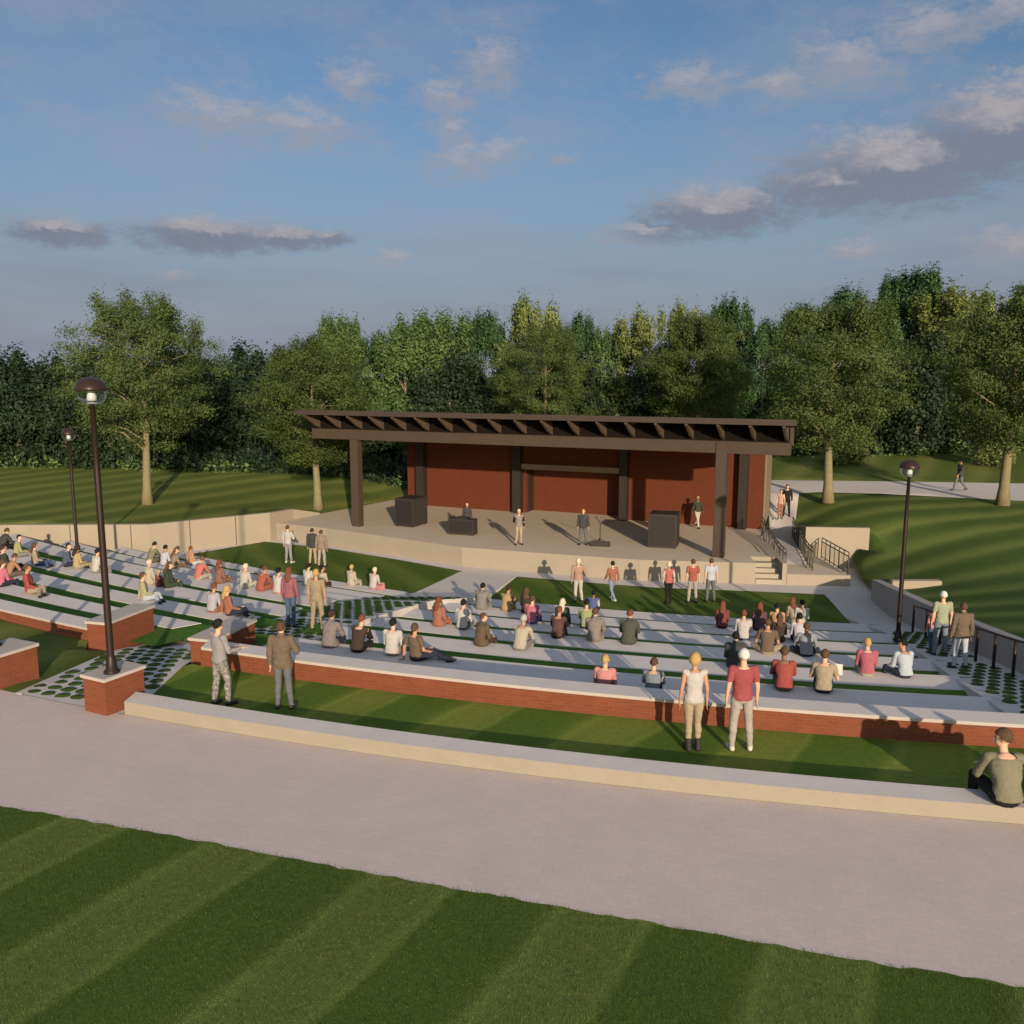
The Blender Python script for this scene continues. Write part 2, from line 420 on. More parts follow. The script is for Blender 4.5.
hole = []
hole += [(p[0], p[1], 0.0) for p in arc(CR, 71.8, 11.75, -7.3, 20)]
hole += [(-7.6, 19.45, -.14), (-7.55, 20.1, -.19), (-9.98, 20.95, -.28), (-10.66, 21.1, -.3)]
hole += [(p[0], p[1], -.2 + .02 * i) for i, p in enumerate(arc(CL, 105.56, -10.8, -27, 10))]
hole += [(-31, 38, -.7), (-31, 43.0, -.95), (-18.0, 43.32, -.95), (-13.0, 47.25, -.92), (-12.45, 48.6, -1.0), (-11.2, 50.3, -1.46), (-7.4, 56.6, -1.46)]
hole += [AB(-1.9, 9.6, -1.46), AB(-1.9, 10.3, -1.4), AB(19.5, 10.3, -1.2), AB(19.6, 8.3, -1.4)]
hole += [(13.3, 44.6, -1.34), (14.5, 44.3, -1.34), (13.9, 40.62, -.66), (16.5, 40.4, -.6), (16.5, 40.02, -1.75), (15.8, 39.9, -1.95), (15.2, 37.0, -2.2), (14.78, 34.35, -2.2)]
hole += [(14.72, 34.1, -1.7), (13.78, 27, -.95), (12.52, 19.7, .08), (11.75, 15.4, .35)]
far_path = [(5, 50.6, -.25), (14.75, 49.85, -.2), (16.4, 49.6, -.18), (17.7, 49.9, -.15), (26.7, 46.0, -.08), (34, 44.0, 0), (60, 37.5, 0), (60, 46, 0), (31.5, 52.5, .02), (24, 53.6, .02), (16.2, 54.5, 0), (5, 54.8, 0)]
spur = [(13.3, 44.6, -1.34), (14.75, 49.85, -.2), (16.4, 49.6, -.18), (14.5, 44.3, -1.34)]
lowpath = [(-10.3, 17.17, 0), (-9.98, 20.95, -.28), (-7.55, 20.1, -.19), (-7.6, 19.45, -.14), (-7.38, 16.12, 0)] + [(p[0], p[1] + .02, 0.0) for p in arc(CR, 74.66, -7.6, -10.1, 5)]
erng = random.Random(3)
walk_far = [(p[0], p[1], 0.0) for p in arc(CR, 74.66, -24, 16, 40)]
NEAR = [(-24, 17.6), (-7.82, 12.52), (-5.63, 11.89), (-3.1, 11.09), (-0.73, 10.35), (1.85, 9.57), (4.33, 8.84), (5.5, 8.5), (16, 5.45)]
walk_near = [(-24 + 40 * i / 260, interp(NEAR, -24 + 40 * i / 260) + erng.uniform(-.03, .03) + .03 * mnoise.noise(Vector((i * .13, 0, 0))), 0.0) for i in range(261)]
walkway = walk_far + walk_near[::-1]
ctrl = [(-20, 30, -.1), (-35, 30, -.1), (-35, 44, -.8), (-26, 50, -.6), (-18, 49, -.8), (-30, 60, -.05), (-15, 62, -.05), (-12, 54, -.9), (-20, 68, 0), (0, 60, -.1), (-45, 70, .2),
        (20, 33, -1.15), (20, 25, -.35), (26, 30, -.45), (26, 38, -.55), (20, 40, -.75), (18, 36, -1.3), (16.5, 33.5, -1.65), (17, 44, -.45), (30, 45, -.1), (24, 58, .35), (22, 64, .9), (40, 66, 1), (12, 62, .7), (55, 60, .8),
        (16.3, 37.6, -1.7), (10, 58, .1), (15.5, 46.5, -.8), (17, 47, -.3), (0, 72, .6), (45, 40, 0), (45, 25, 0), (20, 18, 0), (-40, 16, 0)]
CP = np.array([p for p in hole + far_path + ctrl])
_D = np.sqrt((CP[:, None, 0] - CP[None, :, 0]) ** 2 + (CP[:, None, 1] - CP[None, :, 1]) ** 2 + 4)
RB0 = float(CP[:, 2].mean())
RBW = np.linalg.solve(_D - .35 * np.eye(len(CP)), CP[:, 2] - RB0)
def ground_z(x, y):
    x = min(58, max(-48, x)); y = min(82, y)
    d_ = np.hypot(CP[:, 0] - x, CP[:, 1] - y)
    z = float((RBW * np.sqrt(d_ * d_ + 4)).sum() + RB0)
    if x < 12:
        rr = math.hypot(x - CR[0], y - CR[1])
        f = min(1, max(0, (72.4 - rr) / 2.5)) if x > -11 else min(1, max(0, (74.4 - rr) / 3.5))
        z *= f
    elif y < 18: z *= max(0, (y - 13) / 5)
    if y > 70: z = z + (1.0 - z) * min(1, (y - 70) / 12)
    return z

def inside(poly, x, y):
    c = False; n = len(poly)
    for i in range(n):
        x0, y0 = poly[i][0], poly[i][1]; x1, y1 = poly[(i + 1) % n][0], poly[(i + 1) % n][1]
        if (y0 > y) != (y1 > y) and x < (x1 - x0) * (y - y0) / (y1 - y0) + x0: c = not c
    return c

def make_terrain():
    loops = [hole, far_path, spur, lowpath, walkway]
    V = []; E = []; Z = {}
    for lp in loops:
        b = len(V)
        for i, p in enumerate(lp):
            Z[len(V)] = p[2]; V.append(Vector((p[0], p[1])))
            E.append((b + i, b + (i + 1) % len(lp)))
    outer = [(-1500, -300), (1500, -300), (1500, 2200), (-1500, 2200)]
    b = len(V)
    for i, p in enumerate(outer): V.append(Vector(p)); E.append((b + i, b + (i + 1) % 4))
    g = []
    y = -4.0
    while y < 90:
        step = 1.1 if y > 16 else 2.2
        x = -60.0
        while x < 62:
            g.append((x + rnd.uniform(-.2, .2), y + rnd.uniform(-.2, .2))); x += step if abs(x) < 40 else 3
        y += step
    for r_, n_ in ((110, 16), (200, 20), (450, 24), (900, 24)):
        for k in range(n_):
            a = 2 * math.pi * k / n_
            g.append((r_ * math.cos(a), 20 + r_ * math.sin(a)))
    for p in g:
        if inside(hole, *p): continue
        V.append(Vector(p))
    res = delaunay_2d_cdt(V, E, [], 0, 1e-4)
    verts, faces, ov = res[0], res[2], res[3]
    pts = []
    for i, v in enumerate(verts):
        zz = [Z[j] for j in ov[i] if j in Z]
        if zz: z = zz[0]
        elif inside(lowpath, v.x, v.y): z = interp(ZPATH, v.y)
        else: z = ground_z(v.x, v.y)
        pts.append((v.x, v.y, z))
    groups = {k: [] for k in ('front_lawn', 'lawn_strip', 'left_lawn', 'right_lawn', 'far_lawn', 'walkway', 'far_path', 'low_path')}
    for f in faces:
        cx = sum(pts[i][0] for i in f) / 3; cy = sum(pts[i][1] for i in f) / 3
        if inside(hole, cx, cy): continue
        rr = math.hypot(cx - CR[0], cy - CR[1])
        if inside(walkway, cx, cy): k = 'walkway'
        elif inside(lowpath, cx, cy): k = 'low_path'
        elif inside(far_path, cx, cy) or inside(spur, cx, cy): k = 'far_path'
        elif cy < interp(NEAR, cx) and cy < 40: k = 'front_lawn'
        elif rr > 71.7 and cx < 13 and cx > -9: k = 'lawn_strip'
        elif cx < 3: k = 'left_lawn'
        elif cy > 49.5 + max(0, 0) - (max(0, cx - 17) * .28) * (1 if cx < 60 else 1): k = 'far_lawn'
        else: k = 'right_lawn'
        groups[k].append(f)
    mm = {'front_lawn': G_FRONT, 'lawn_strip': G_STRIP, 'left_lawn': G_LEFT, 'right_lawn': G_RIGHT, 'far_lawn': G_FAR, 'walkway': M_WALK, 'far_path': M_CONC, 'low_path': M_CONC}
    for k, fs in groups.items():
        used = sorted({i for f in fs for i in f}); mp = {i: j for j, i in enumerate(used)}
        me = bpy.data.meshes.new(k)
        me.from_pydata([pts[i] for i in used], [], [[mp[i] for i in f] for f in fs])
        me.materials.append(mm[k])
        me.polygons.foreach_set('use_smooth', [k not in ('walkway', 'low_path')] * len(fs))
        link(k if k != 'low_path' else 'paved_aisle_apron', me, kind='structure')
make_terrain()

# ------------------------------------------------------------------ the bowl: tiers, grass strips, aisles
def band(C, ro, ri, x0, x1, z, mats, name, n=26, zb=None, ms=0, **kw):
    """curved sheet (zb None) or curved slab between radii ro (camera side) and ri (stage side)"""
    m = MB(); x0o, x1o = (x0 if hasattr(x0, '__len__') else (x0, x0)), (x1 if hasattr(x1, '__len__') else (x1, x1))
    A = arc(C, ro, x0o[0], x1o[0], n); B = arc(C, ri, x0o[1], x1o[1], n)
    u = 0
    for i in range(n):
        a0, a1, b1, b0 = A[i], A[i + 1], B[i + 1], B[i]
        d = math.hypot(a1[0] - a0[0], a1[1] - a0[1])
        m.face([a0 + (z,), a1 + (z,), b1 + (z,), b0 + (z,)])
        if zb is not None:
            m.face([a0 + (zb,), a1 + (zb,), a1 + (z,), a0 + (z,)], uv=[(u, zb), (u + d, zb), (u + d, z), (u, z)], mi=ms)
            m.face([b1 + (zb,), b0 + (zb,), b0 + (z,), b1 + (z,)], uv=[(u + d, zb), (u, zb), (u, z), (u + d, z)], mi=ms)
            m.face([a1 + (zb,), a0 + (zb,), b0 + (zb,), b1 + (zb,)])
        u += d
    if zb is not None:
        m.face([B[0] + (zb,), A[0] + (zb,), A[0] + (z,), B[0] + (z,)], mi=ms); m.face([A[-1] + (zb,), B[-1] + (zb,), B[-1] + (z,), A[-1] + (z,)], mi=ms)
    return m if name is None else m.build(name, mats, **kw)

ORD = ['rearmost', 'second', 'third', 'fourth', 'fifth', 'sixth', 'lowest']
for k in range(0, 6):
    ro, ri, z = RR[k - 1], RR[k], ZR[k]
    xa, xb = on_line(CR, ro, XPR), on_line(CR, ri, XPR)
    ya, yb = on_line(CR, ro, XA), on_line(CR, ri, XA)
    band(CR, ro + .01, ri + .02, (xa - .9, xb - .9), (ya + .5, yb + .5), z, G_ROW, 'row_grass', kind='structure')
    xm = on_line(CR, ro - 1.46, XPR); ym = on_line(CR, ro - 1.46, XA)
    band(CR, ro - 1.46, ri, (xm - .15, xb - .15), (ym + .12, yb + .12), z + .012, M_ROW, 'seating_tier', zb=(ZR[k + 1] - .05),
         label=('%s curved concrete seating tier right of the paved aisle, counted from the camera' % ORD[k]), cat='seating tier', group='curved concrete seating tiers')
for k in range(-1, 6):
    ro, ri, z = RL[k - 1], RL[k], ZL[k]
    x0 = max(-29, CL[0] - math.sqrt(ri * ri - 71.75 ** 2)) if ri > 71.75 else -29
    xb = on_line(CL, ri, XPL); xm = on_line(CL, ro - 1.3, XPL); xa = on_line(CL, ro, XPL)
    w_ = min(1.3, (ro - ri) - .75)
    band(CL, ro + .01, ri + .02, (x0, x0), (xa + .7, xb + .7), z, G_ROW, 'row_grass', kind='structure')
    band(CL, ro - w_, ri, (x0, x0), (xm - .15, xb - .15), z + .012, M_ROW, 'seating_tier', zb=(ZL[k + 1] - .05),
         label=('%s curved concrete seating tier left of the paved aisle, counted from the camera' % ORD[k + 1]), cat='seating tier', group='curved concrete seating tiers')

M_CAP = mat('cap_stone', noisy((.36, .33, .30), .1, 3, .3, 50), rough=.85)
# long brick wall with its cap, and the two cheek blocks of the aisle
wl = empty('brick_wall', (2, 14.2, 0), label='long low curved brick wall with a pale cap behind the standing foreground people', cat='brick wall')
band(CR, 71.79, 71.33, -7.05, 11.5, .385, M_BRICK, None, n=40, zb=-.5).build('wall', M_BRICK, wl)
band(CR, 71.83, 71.29, -7.0, 11.5, .45, M_CREAM, None, n=40, zb=.388, ms=1).build('cap', [M_ROW, M_CAP], wl)  # cap sides darker than its top: sun on them held down by colour
wl = empty('brick_wall', (-15, 24, -.2), label='low brick wall with a pale cap at the left edge of the picture', cat='brick wall')
band(CL, 105.50, 104.99, -27, -10.3, .085, M_BRICK, None, n=24, zb=-.9).build('wall', M_BRICK, wl)
band(CL, 105.56, 104.95, -27, -10.25, .15, M_CREAM, None, n=24, zb=.088, ms=1).build('cap', [M_ROW, M_CAP], wl)  # sides again coloured darker than the top against the sun

def pier(name, x, y, rz, w_, d_, zb, zt, capx=.04, label='', cat='brick pier', group=None):
    r = empty(name, (x, y, zb), rz, label=label, cat=cat, group=group)
    M = Matrix.Translation((x, y, 0)) @ Matrix.Rotation(rz, 4, 'Z')
    m = MB()
    P = [(-w_ / 2, -d_ / 2), (w_ / 2, -d_ / 2), (w_ / 2, d_ / 2), (-w_ / 2, d_ / 2)]
    u = 0
    for i in range(4):
        a, b = P[i], P[(i + 1) % 4]; L = math.hypot(b[0] - a[0], b[1] - a[1])
        A, B = M @ Vector((a[0], a[1], 0)), M @ Vector((b[0], b[1], 0))
        m.face([(A.x, A.y, zb - .3), (B.x, B.y, zb - .3), (B.x, B.y, zt - .07), (A.x, A.y, zt - .07)], uv=[(u, zb - .3), (u + L, zb - .3), (u + L, zt - .07), (u, zt - .07)])
        u += L
    m.build('brickwork', M_BRICK, r)
    MB().box(-w_ / 2 - capx, w_ / 2 + capx, -d_ / 2 - capx, d_ / 2 + capx, zt - .068, zt, M, bev=.008).build('cap', M_CAP, r)
    return r
pier('brick_pier', -7.88, 16.62, R(-27), .62, .90, 0, .75, label='square brick pier with pale cap carrying the tall lamp at the walkway edge')
pier('brick_pier', -10.95, 18.0, R(-25), .85, 1.15, 0, .75, label='brick pier with pale cap cut by the left edge of the picture')
pier('brick_block', -10.08, 21.9, R(-16), .60, 1.72, -.4, .45, label='tall brick block with pale cap at the left side of the paved aisle', cat='brick wall')
pier('brick_block', -6.98, 20.5, R(-16), .62, 1.75, -.1, .45, label='brick block with pale cap at the left end of the long brick wall', cat='brick wall')

M_CURB = mat('curb_cast_stone', noisy((.25, .225, .178), .09, 2.2, .35, 40), rough=.85)
cb = empty('low_wall', (0, 13.6, 0), label='long low curved cream wall edging the wide walkway', cat='low wall')
band(CR, 74.65, 74.15, -7.5, 16, .26, M_CREAM, None, n=50, zb=-.1, ms=1).build('coping', [M_ROW, M_CURB], cb)  # front coloured darker than the top to offset the sun on it

# paved aisles
def aisle_sheet(name, secs, mt, **kw):
    m = MB()
    dn = lambda p: (p[0], p[1], p[2] - .6)
    for (l0, r0), (l1, r1) in zip(secs, secs[1:]):
        m.face([l0, r0, r1, l1]); m.face([r0, dn(r0), dn(r1), r1]); m.face([l1, dn(l1), dn(l0), l0])
    return m.build(name, mt, **kw)
secs = [((-9.98, 20.95, -.28), (-7.55, 20.1, -.19)), ((-9.75, 21.5, -.34), (-6.1, 20.9, -.28))]
y = 21.6
while y < 39.41:
    secs.append(((interp(XPL, y), y, interp(ZPATH, y)), (interp(XPR, min(y, 38.3)), min(y, 38.3), interp(ZPATH, y))))
    y += .7
aisle_sheet('paved_aisle', secs, M_CONC, kind='structure')
secs = []
y = 14.4
while y < 35.3:
    secs.append(((interp(XA, y), y, interp(ZAIS, y)), (interp(XW, y) + .1, y, interp(ZAIS, y)))); y += .8
aisle_sheet('side_aisle', secs, M_CONC, kind='structure')

TUFT = mat('aisle_grass', noisy((.045, .075, .020), .4, 9, .6, 60), rough=.9, spec=.05)
def tufts(name, poly, zt, o, d, n, sx, sy, **kw):
    m = MB(); rg = random.Random(5)
    d = Vector(d).normalized(); nn = Vector((d.y, -d.x))
    for j in range(-90, 90):
        if j in (11, 12, 24, 37): continue
        for i in range(-20, 20):
            p = Vector(o) + nn * ((i + (j % 2) * .5) * sx) + d * (j * sy)
            if not inside(poly, p.x, p.y): continue
            if not inside(poly, p.x + .14, p.y) or not inside(poly, p.x - .14, p.y): continue
            z = interp(zt, p.y) + .004
            ring = []
            for k in range(10):
                a = 2 * math.pi * k / 10; q = rg.uniform(.88, 1.1)
                v = nn * (math.cos(a) * sx * .435 * q) + d * (math.sin(a) * sy * .40 * q)
                ring.append(v)
            c = (p.x, p.y, z + .020)
            R1 = [(p.x + v.x, p.y + v.y, z) for v in ring]; R2 = [(p.x + v.x * .7, p.y + v.y * .7, z + .014 + rg.uniform(0, .006)) for v in ring]
            for k in range(10):
                l = (k + 1) % 10
                m.face([R1[k], R1[l], R2[l], R2[k]], smooth=True); m.face([R2[k], R2[l], c], smooth=True)
    return m.build(name, TUFT, **kw)
PZ = [(x, y) for y, x in XPL if y < 34.5] + [(x, y) for y, x in reversed(XPR) if 20.5 < y < 33] + [(-6.3, 20.9), (-7.6, 20.1), (-7.45, 17.1)]
tufts('grass_infill', PZ, ZPATH, (-8.6, 17.4), (.30, .954), 0, .38, .36, kind='stuff', label='dark oval grass tufts growing in the concrete grid pavers')
AZ = [(interp(XA, y) + .1, y) for y in (16, 20, 24, 28)] + [(interp(XW, y) - .1, y) for y in (28, 24, 20, 16)]
tufts('grass_infill', AZ, ZAIS, (10.5, 17), (.17, .98), 0, .34, .46, kind='stuff', label='dark oval grass tufts growing in the side aisle pavers')

# soil under everything in the bowl
bm_ = MB()
def base_z(x, y):
    if x < -7: r_ = math.hypot(x - CL[0], y - CL[1]); return -.75 - max(0, (102.9 - r_)) * (1.75 / 12.1)
    r_ = math.hypot(x - CR[0], y - CR[1]); return max(-2.62, -.62 - max(0, (71.3 - r_)) * (2.0 / 14.7))
for i in range(-31, 15):
    for j in range(19, 45):
        q = [(i, j), (i + 1, j), (i + 1, j + 1), (i, j + 1)]
        if not all(inside(hole, a, b) for a, b in q) and not inside(hole, i + .5, j + .5): continue
        bm_.face([(a, b, base_z(a, b)) for a, b in q], smooth=True)
bm_.build('bowl_soil', G_ROW, kind='structure')

# lowest level: plaza, stage lawns
MB().face([(-30.9, 38, -2.42), (-24, 30, -2.42), (-6, 31, -2.42), (13.0, 28, -2.42), (14.55, 34.0, -2.42), (16.0, 34.6, -2.42), (16.6, 39.9, -2.42), (13, 40.1, -2.42), (11.5, 38.5, -2.42), (-6, 45.5, -2.42), (-13, 47.2, -2.42), (-18, 43.2, -2.42), (-30.9, 43, -2.42)]).build('plaza', M_CONC, kind='structure')
Lp = arc(CL, 90.72, -16.6, -4.0, 14) + [(-3.87, 34.9), (-2.3, 39.36), (-5.45, 41.78), (-9.63, 44.78), (-13.36, 46.55), (-15.8, 43.6)]
MB().face([(x, y, -2.40) for x, y in Lp]).build('stage_lawn', G_STAGE, kind='structure')
Rp = arc(CR, 56.6, -1.3, 12.3, 14) + [(12.8, 35.0), (10.32, 35.5), (6.1, 36.19), (3.8, 36.92), (.22, 38.25)]
MB().face([(x, y, -2.40) for x, y in Rp]).build('stage_lawn', G_STAGE, kind='structure')

# retaining walls
def thick_wall(m, pts, th, zb, side=1, mi=0):
    """pts: (x,y,ztop); thickness to the left of travel when side=1"""
    n = len(pts); off = []
    for i in range(n):
        a = Vector(pts[max(0, i - 1)][:2]); b = Vector(pts[min(n - 1, i + 1)][:2]); d = (b - a).normalized()
        off.append((pts[i][0] - d.y * th * side, pts[i][1] + d.x * th * side))
    for i in range(n - 1):
        a, b = pts[i], pts[i + 1]; c, d = off[i + 1], off[i]
        m.face([(a[0], a[1], a[2]), (b[0], b[1], b[2]), (c[0], c[1], b[2]), (d[0], d[1], a[2])][::side], mi=mi)
        m.face([(a[0], a[1], zb), (b[0], b[1], zb), (b[0], b[1], b[2]), (a[0], a[1], a[2])][::side], mi=mi)
        m.face([(c[0], c[1], zb), (d[0], d[1], zb), (d[0], d[1], a[2]), (c[0], c[1], b[2])][::side], mi=mi)
    for i, s_ in ((0, 1), (n - 1, -1)):
        a, o_ = pts[i], off[i]
        m.face([(o_[0], o_[1], zb), (a[0], a[1], zb), (a[0], a[1], a[2]), (o_[0], o_[1], a[2])][::s_ * side], mi=mi)
    return m
rw = empty('retaining_wall', (-18, 43, -2.4), label='long cream retaining wall between the left lawn and the seating bowl', cat='retaining wall')
thick_wall(MB(), [(-31, 42.75, -.86), (-18.1, 43.0, -.86), (-13.1, 46.75, -.86), (-12.3, 48.55, -.93), (-11.15, 50.2, -1.40)], .32, -2.6, 1).build('wall', M_CREAM, rw)
jm = MB()
for (x, y, dx, dy) in [(-26.5, 42.84, 1, .02), (-22, 42.92, 1, .02), (-19, 42.98, 1, .02), (-16.5, 44.2, .8, .6), (-14.6, 45.62, .8, .6)]:
    M = Matrix.Translation((x, y, 0)) @ Matrix.Rotation(math.atan2(dy, dx), 4, 'Z')
    jm.box(-.02, .02, -.004, .01, -2.45, -.87, M)
jm.build('joint', M_RAIL, rw)
rw = empty('retaining_wall', (13, 25, -1.4), label='sloping grey concrete wall along the handrail at the right', cat='retaining wall')
thick_wall(MB(), [(14.4, 34.2, -1.58), (13.45, 27, -.83), (12.2, 19.7, .2), (11.35, 14.3, .7)], .34, -3, 1).build('wall', mat('grey_wall_concrete', noisy((.33, .30, .28), .1, 2, .3, 40), rough=.85), rw)
rw = empty('retaining_wall', (15, 40.2, -1.9), label='cream retaining wall set in the right lawn beside the railings', cat='retaining wall')
thick_wall(MB(), [(14.55, 44.2, -1.1), (13.75, 40.35, -.52), (16.6, 40.02, -.52)], .3, -2.6, 1).build('wall', M_CREAM, rw)
rw = empty('low_wall', (15.6, 33.4, -1.75), label='short low cream wall alone on the right lawn behind the lamp', cat='low wall')
MB().box(14.8, 16.75, 33.25, 33.6, -2.1, -1.42, bev=.03).build('coping', M_CREAM, rw)

# ------------------------------------------------------------------ stage
st = empty('stage_platform', (2, 40, -2.4), label='broad pale concrete stage platform with steps and a railed ramp', cat='stage')
front = [(-12.9, 47.25), (-9.8, 45.59), (-6, 42.95), (-2.36, 40.43), (1.59, 38.95), (5.62, 37.57), (10.5, 36.92)]
poly = front + [(10.62, 38.3), (11.75, 38.15), (11.62, 36.80), (11.80, 36.78), (12.02, 38.8), (12.48, 43.2), (13.1, 44.9)] + [(13.6, 45.1), AB(20.6, 8.3)[:2], AB(20.4, 10.6)[:2], AB(-2.2, 10.6)[:2], (-7.7, 57.2), (-11.6, 50.8), (-13.3, 48.9), (-13.3, 47.5)]
MB().prism(poly, -2.6, -1.5, mi_side=1).build('floor', [M_STAGE, M_CREAM], st)  # sides get a darker tone: low sun on them toned down in colour
M_STEP = mat('step_concrete', noisy((.30, .265, .205), .08, 2, .2, 50), rough=.85)
sm = MB()
for i in range(4):
    yy = 36.92 + .30 * i
    sm.prism([(10.52 + .03 * i, yy), (11.62 + .03 * i, yy - .13), (11.74, 38.14), (10.64, 38.28)], -2.6 + .004 * i, -2.4 + .18 * (i + 1))
sm.build('steps', M_STEP, st)
MB().prism([(11.81, 36.77), (14.43, 36.46), (14.45, 40.05), (13.9, 40.3), (13.3, 38.65), (12.03, 38.8)], -2.6, -1.95, mi_side=1).build('landing', [M_STAGE, M_CREAM], st)  # same darker sides, evening out the low sun by colour
rm = MB()
Lr = [(12.03, 38.8, -1.95), (12.26, 41, -1.72), (12.49, 43.2, -1.48), (13.3, 44.6, -1.34)]
Rr = [(13.3, 38.65, -1.95), (13.75, 40.5, -1.72), (14.15, 42.6, -1.48), (14.5, 44.3, -1.34)]
for i in range(3): rm.face([Lr[i], Rr[i], Rr[i + 1], Lr[i + 1]])
rm.face([(12.03, 38.8, -2.6), (13.3, 38.65, -2.6), Rr[0], Lr[0]])
rm.build('ramp', M_CONC, st)

def railing(pts, label, post_every=.62, h=.98, double=True):
    r = empty('railing', pts[0], label=label, cat='railing', group='railings beside the stage steps')
    tot = 0; seg = []
    for a, b in zip(pts, pts[1:]):
        L = (Vector(b) - Vector(a)).length; seg.append((tot, L, a, b)); tot += L
    def at(s):
        for t0, L, a, b in seg:
            if s <= t0 + L + 1e-6: return Vector(a).lerp(Vector(b), (s - t0) / L)
        return Vector(pts[-1])
    n = max(2, round(tot / post_every)); rail = [at(tot * i / n) for i in range(n + 1)]
    for zz, nm in ((h, 'top_rail'), (h * .82, 'middle_rail')):
        MB().tube([p + Vector((0, 0, zz)) for p in rail], .024, 8).build(nm, M_RAIL, r)
    MB().tube([p + Vector((0, 0, .1)) for p in rail], .02, 6).build('bottom_rail', M_RAIL, r)
    for p in rail:
        MB().tube([p + Vector((0, 0, -.02)), p + Vector((0, 0, h))], .023, 6).build('post', M_RAIL, r)
    bm_ = MB(); k = int(tot / .155)
    for i in range(k):
        p = at(tot * (i + .5) / k); bm_.tube([p + Vector((0, 0, .1)), p + Vector((0, 0, h * .82))], .008, 4, cap=False)
    bm_.build('balusters', M_RAIL, r)
    return r
railing([(11.82, 37.0, -1.95), (12.03, 38.9, -1.95), (12.5, 43.2, -1.48)], 'left railing of three, running up beside the stage steps', .68)
railing([(13.15, 37.5, -1.95), (13.3, 38.7, -1.95), (13.95, 42.9, -1.45)], 'middle railing of three, between the ramp and the landing', .55)
railing([(14.36, 36.6, -1.95), (14.4, 40.0, -1.95)], 'right railing of three, in front of the short cream retaining wall', .6)

hr = empty('handrail', (11.9, 20, -.6), label='dark handrail on single posts down the right aisle', cat='handrail')
hp = [(11.55, 17.6, -.1), (11.6, 18.6, -.32), (11.8, 19.8, -.56), (11.95, 20.9, -.74), (12.1, 22.0, -.92), (12.35, 23.4, -1.14), (12.6, 24.9, -1.38), (12.85, 26.3, -1.6), (13.05, 27.6, -1.82)]
MB().tube([Vector(p) + Vector((0, 0, .92)) for p in hp], .03, 8).build('rail', M_POLE, hr)
for p in hp:
    MB().tube([Vector(p) - Vector((0, 0, .05)), Vector(p) + Vector((0, 0, .92))], .04, 8).build('post', M_POLE, hr)

# ------------------------------------------------------------------ stage building
bd = empty('stage_building', AB(9, 6, -1.5), R(-24.7), label='open fronted stage pavilion of red brick under a broad dark brown roof', cat='pavilion')
MA = Matrix.Translation(BO) @ Matrix(((BA.x, BB.x, 0, 0), (BA.y, BB.y, 0, 0), (0, 0, 1, 0), (0, 0, 0, 1)))
ZF, ZT = -1.55, 3.72
def bx(name, s0, s1, t0, t1, z0, z1, mt, bev=0, parent=bd):
    return MB().box(s0, s1, t0, t1, z0, z1, MA, bev).build(name, mt, parent)
def top(t): return 4.50 - (t + 1.2) * .085              # underside of the roof
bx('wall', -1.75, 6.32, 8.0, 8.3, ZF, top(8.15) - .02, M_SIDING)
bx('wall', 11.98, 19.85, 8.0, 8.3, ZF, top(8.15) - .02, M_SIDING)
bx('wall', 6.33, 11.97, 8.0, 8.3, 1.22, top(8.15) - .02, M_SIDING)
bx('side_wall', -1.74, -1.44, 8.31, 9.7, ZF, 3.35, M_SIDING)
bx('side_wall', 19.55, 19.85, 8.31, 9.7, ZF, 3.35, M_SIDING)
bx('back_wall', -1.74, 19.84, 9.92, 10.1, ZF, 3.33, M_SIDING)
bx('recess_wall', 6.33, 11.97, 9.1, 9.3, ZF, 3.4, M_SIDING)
bx('recess_cheek', 6.05, 6.32, 8.31, 9.28, ZF, 3.4, M_STEEL)
bx('recess_cheek', 11.98, 12.25, 8.31, 9.28, ZF, 3.4, M_STEEL)
bx('lintel', 6.16, 12.10, 7.62, 7.99, 1.10, 1.42, M_LINTEL, .01)
for s0, s1 in ((-.89, -.33), (5.63, 6.15), (12.14, 12.58), (18.62, 19.07)):
    bx('column', s0, s1, 7.50, 7.98, ZF, top(7.7) - .3, M_STEEL, .012)
bx('sunlit_side_strip', 19.855, 19.95, 8.0, 9.75, ZF, 3.3, M_LINTEL, .01)  # tan strip over the brick side: its sunlit tone put into the colour
bx('added_shade_panel', -2.6, 22.0, .20, .26, 3.5, top(.23) - .01, M_SOFFIT_SHADE)  # added black panel: keeps sun off the back wall, stands for roof shade
for s_ in (0, 19.22):
    bx('front_post', s_ - .24, s_ + .24, -.22, .22, ZF, 3.14 if s_ == 0 else 3.64, M_BEAM, .015)
bx('front_beam', -2.7, 22.1, -.17, .17, 3.13, 3.66, M_BEAM, .015)
bx('back_beam', -2.7, 20.4, 7.45, 7.7, 3.0, 3.34, M_BEAM, .01)
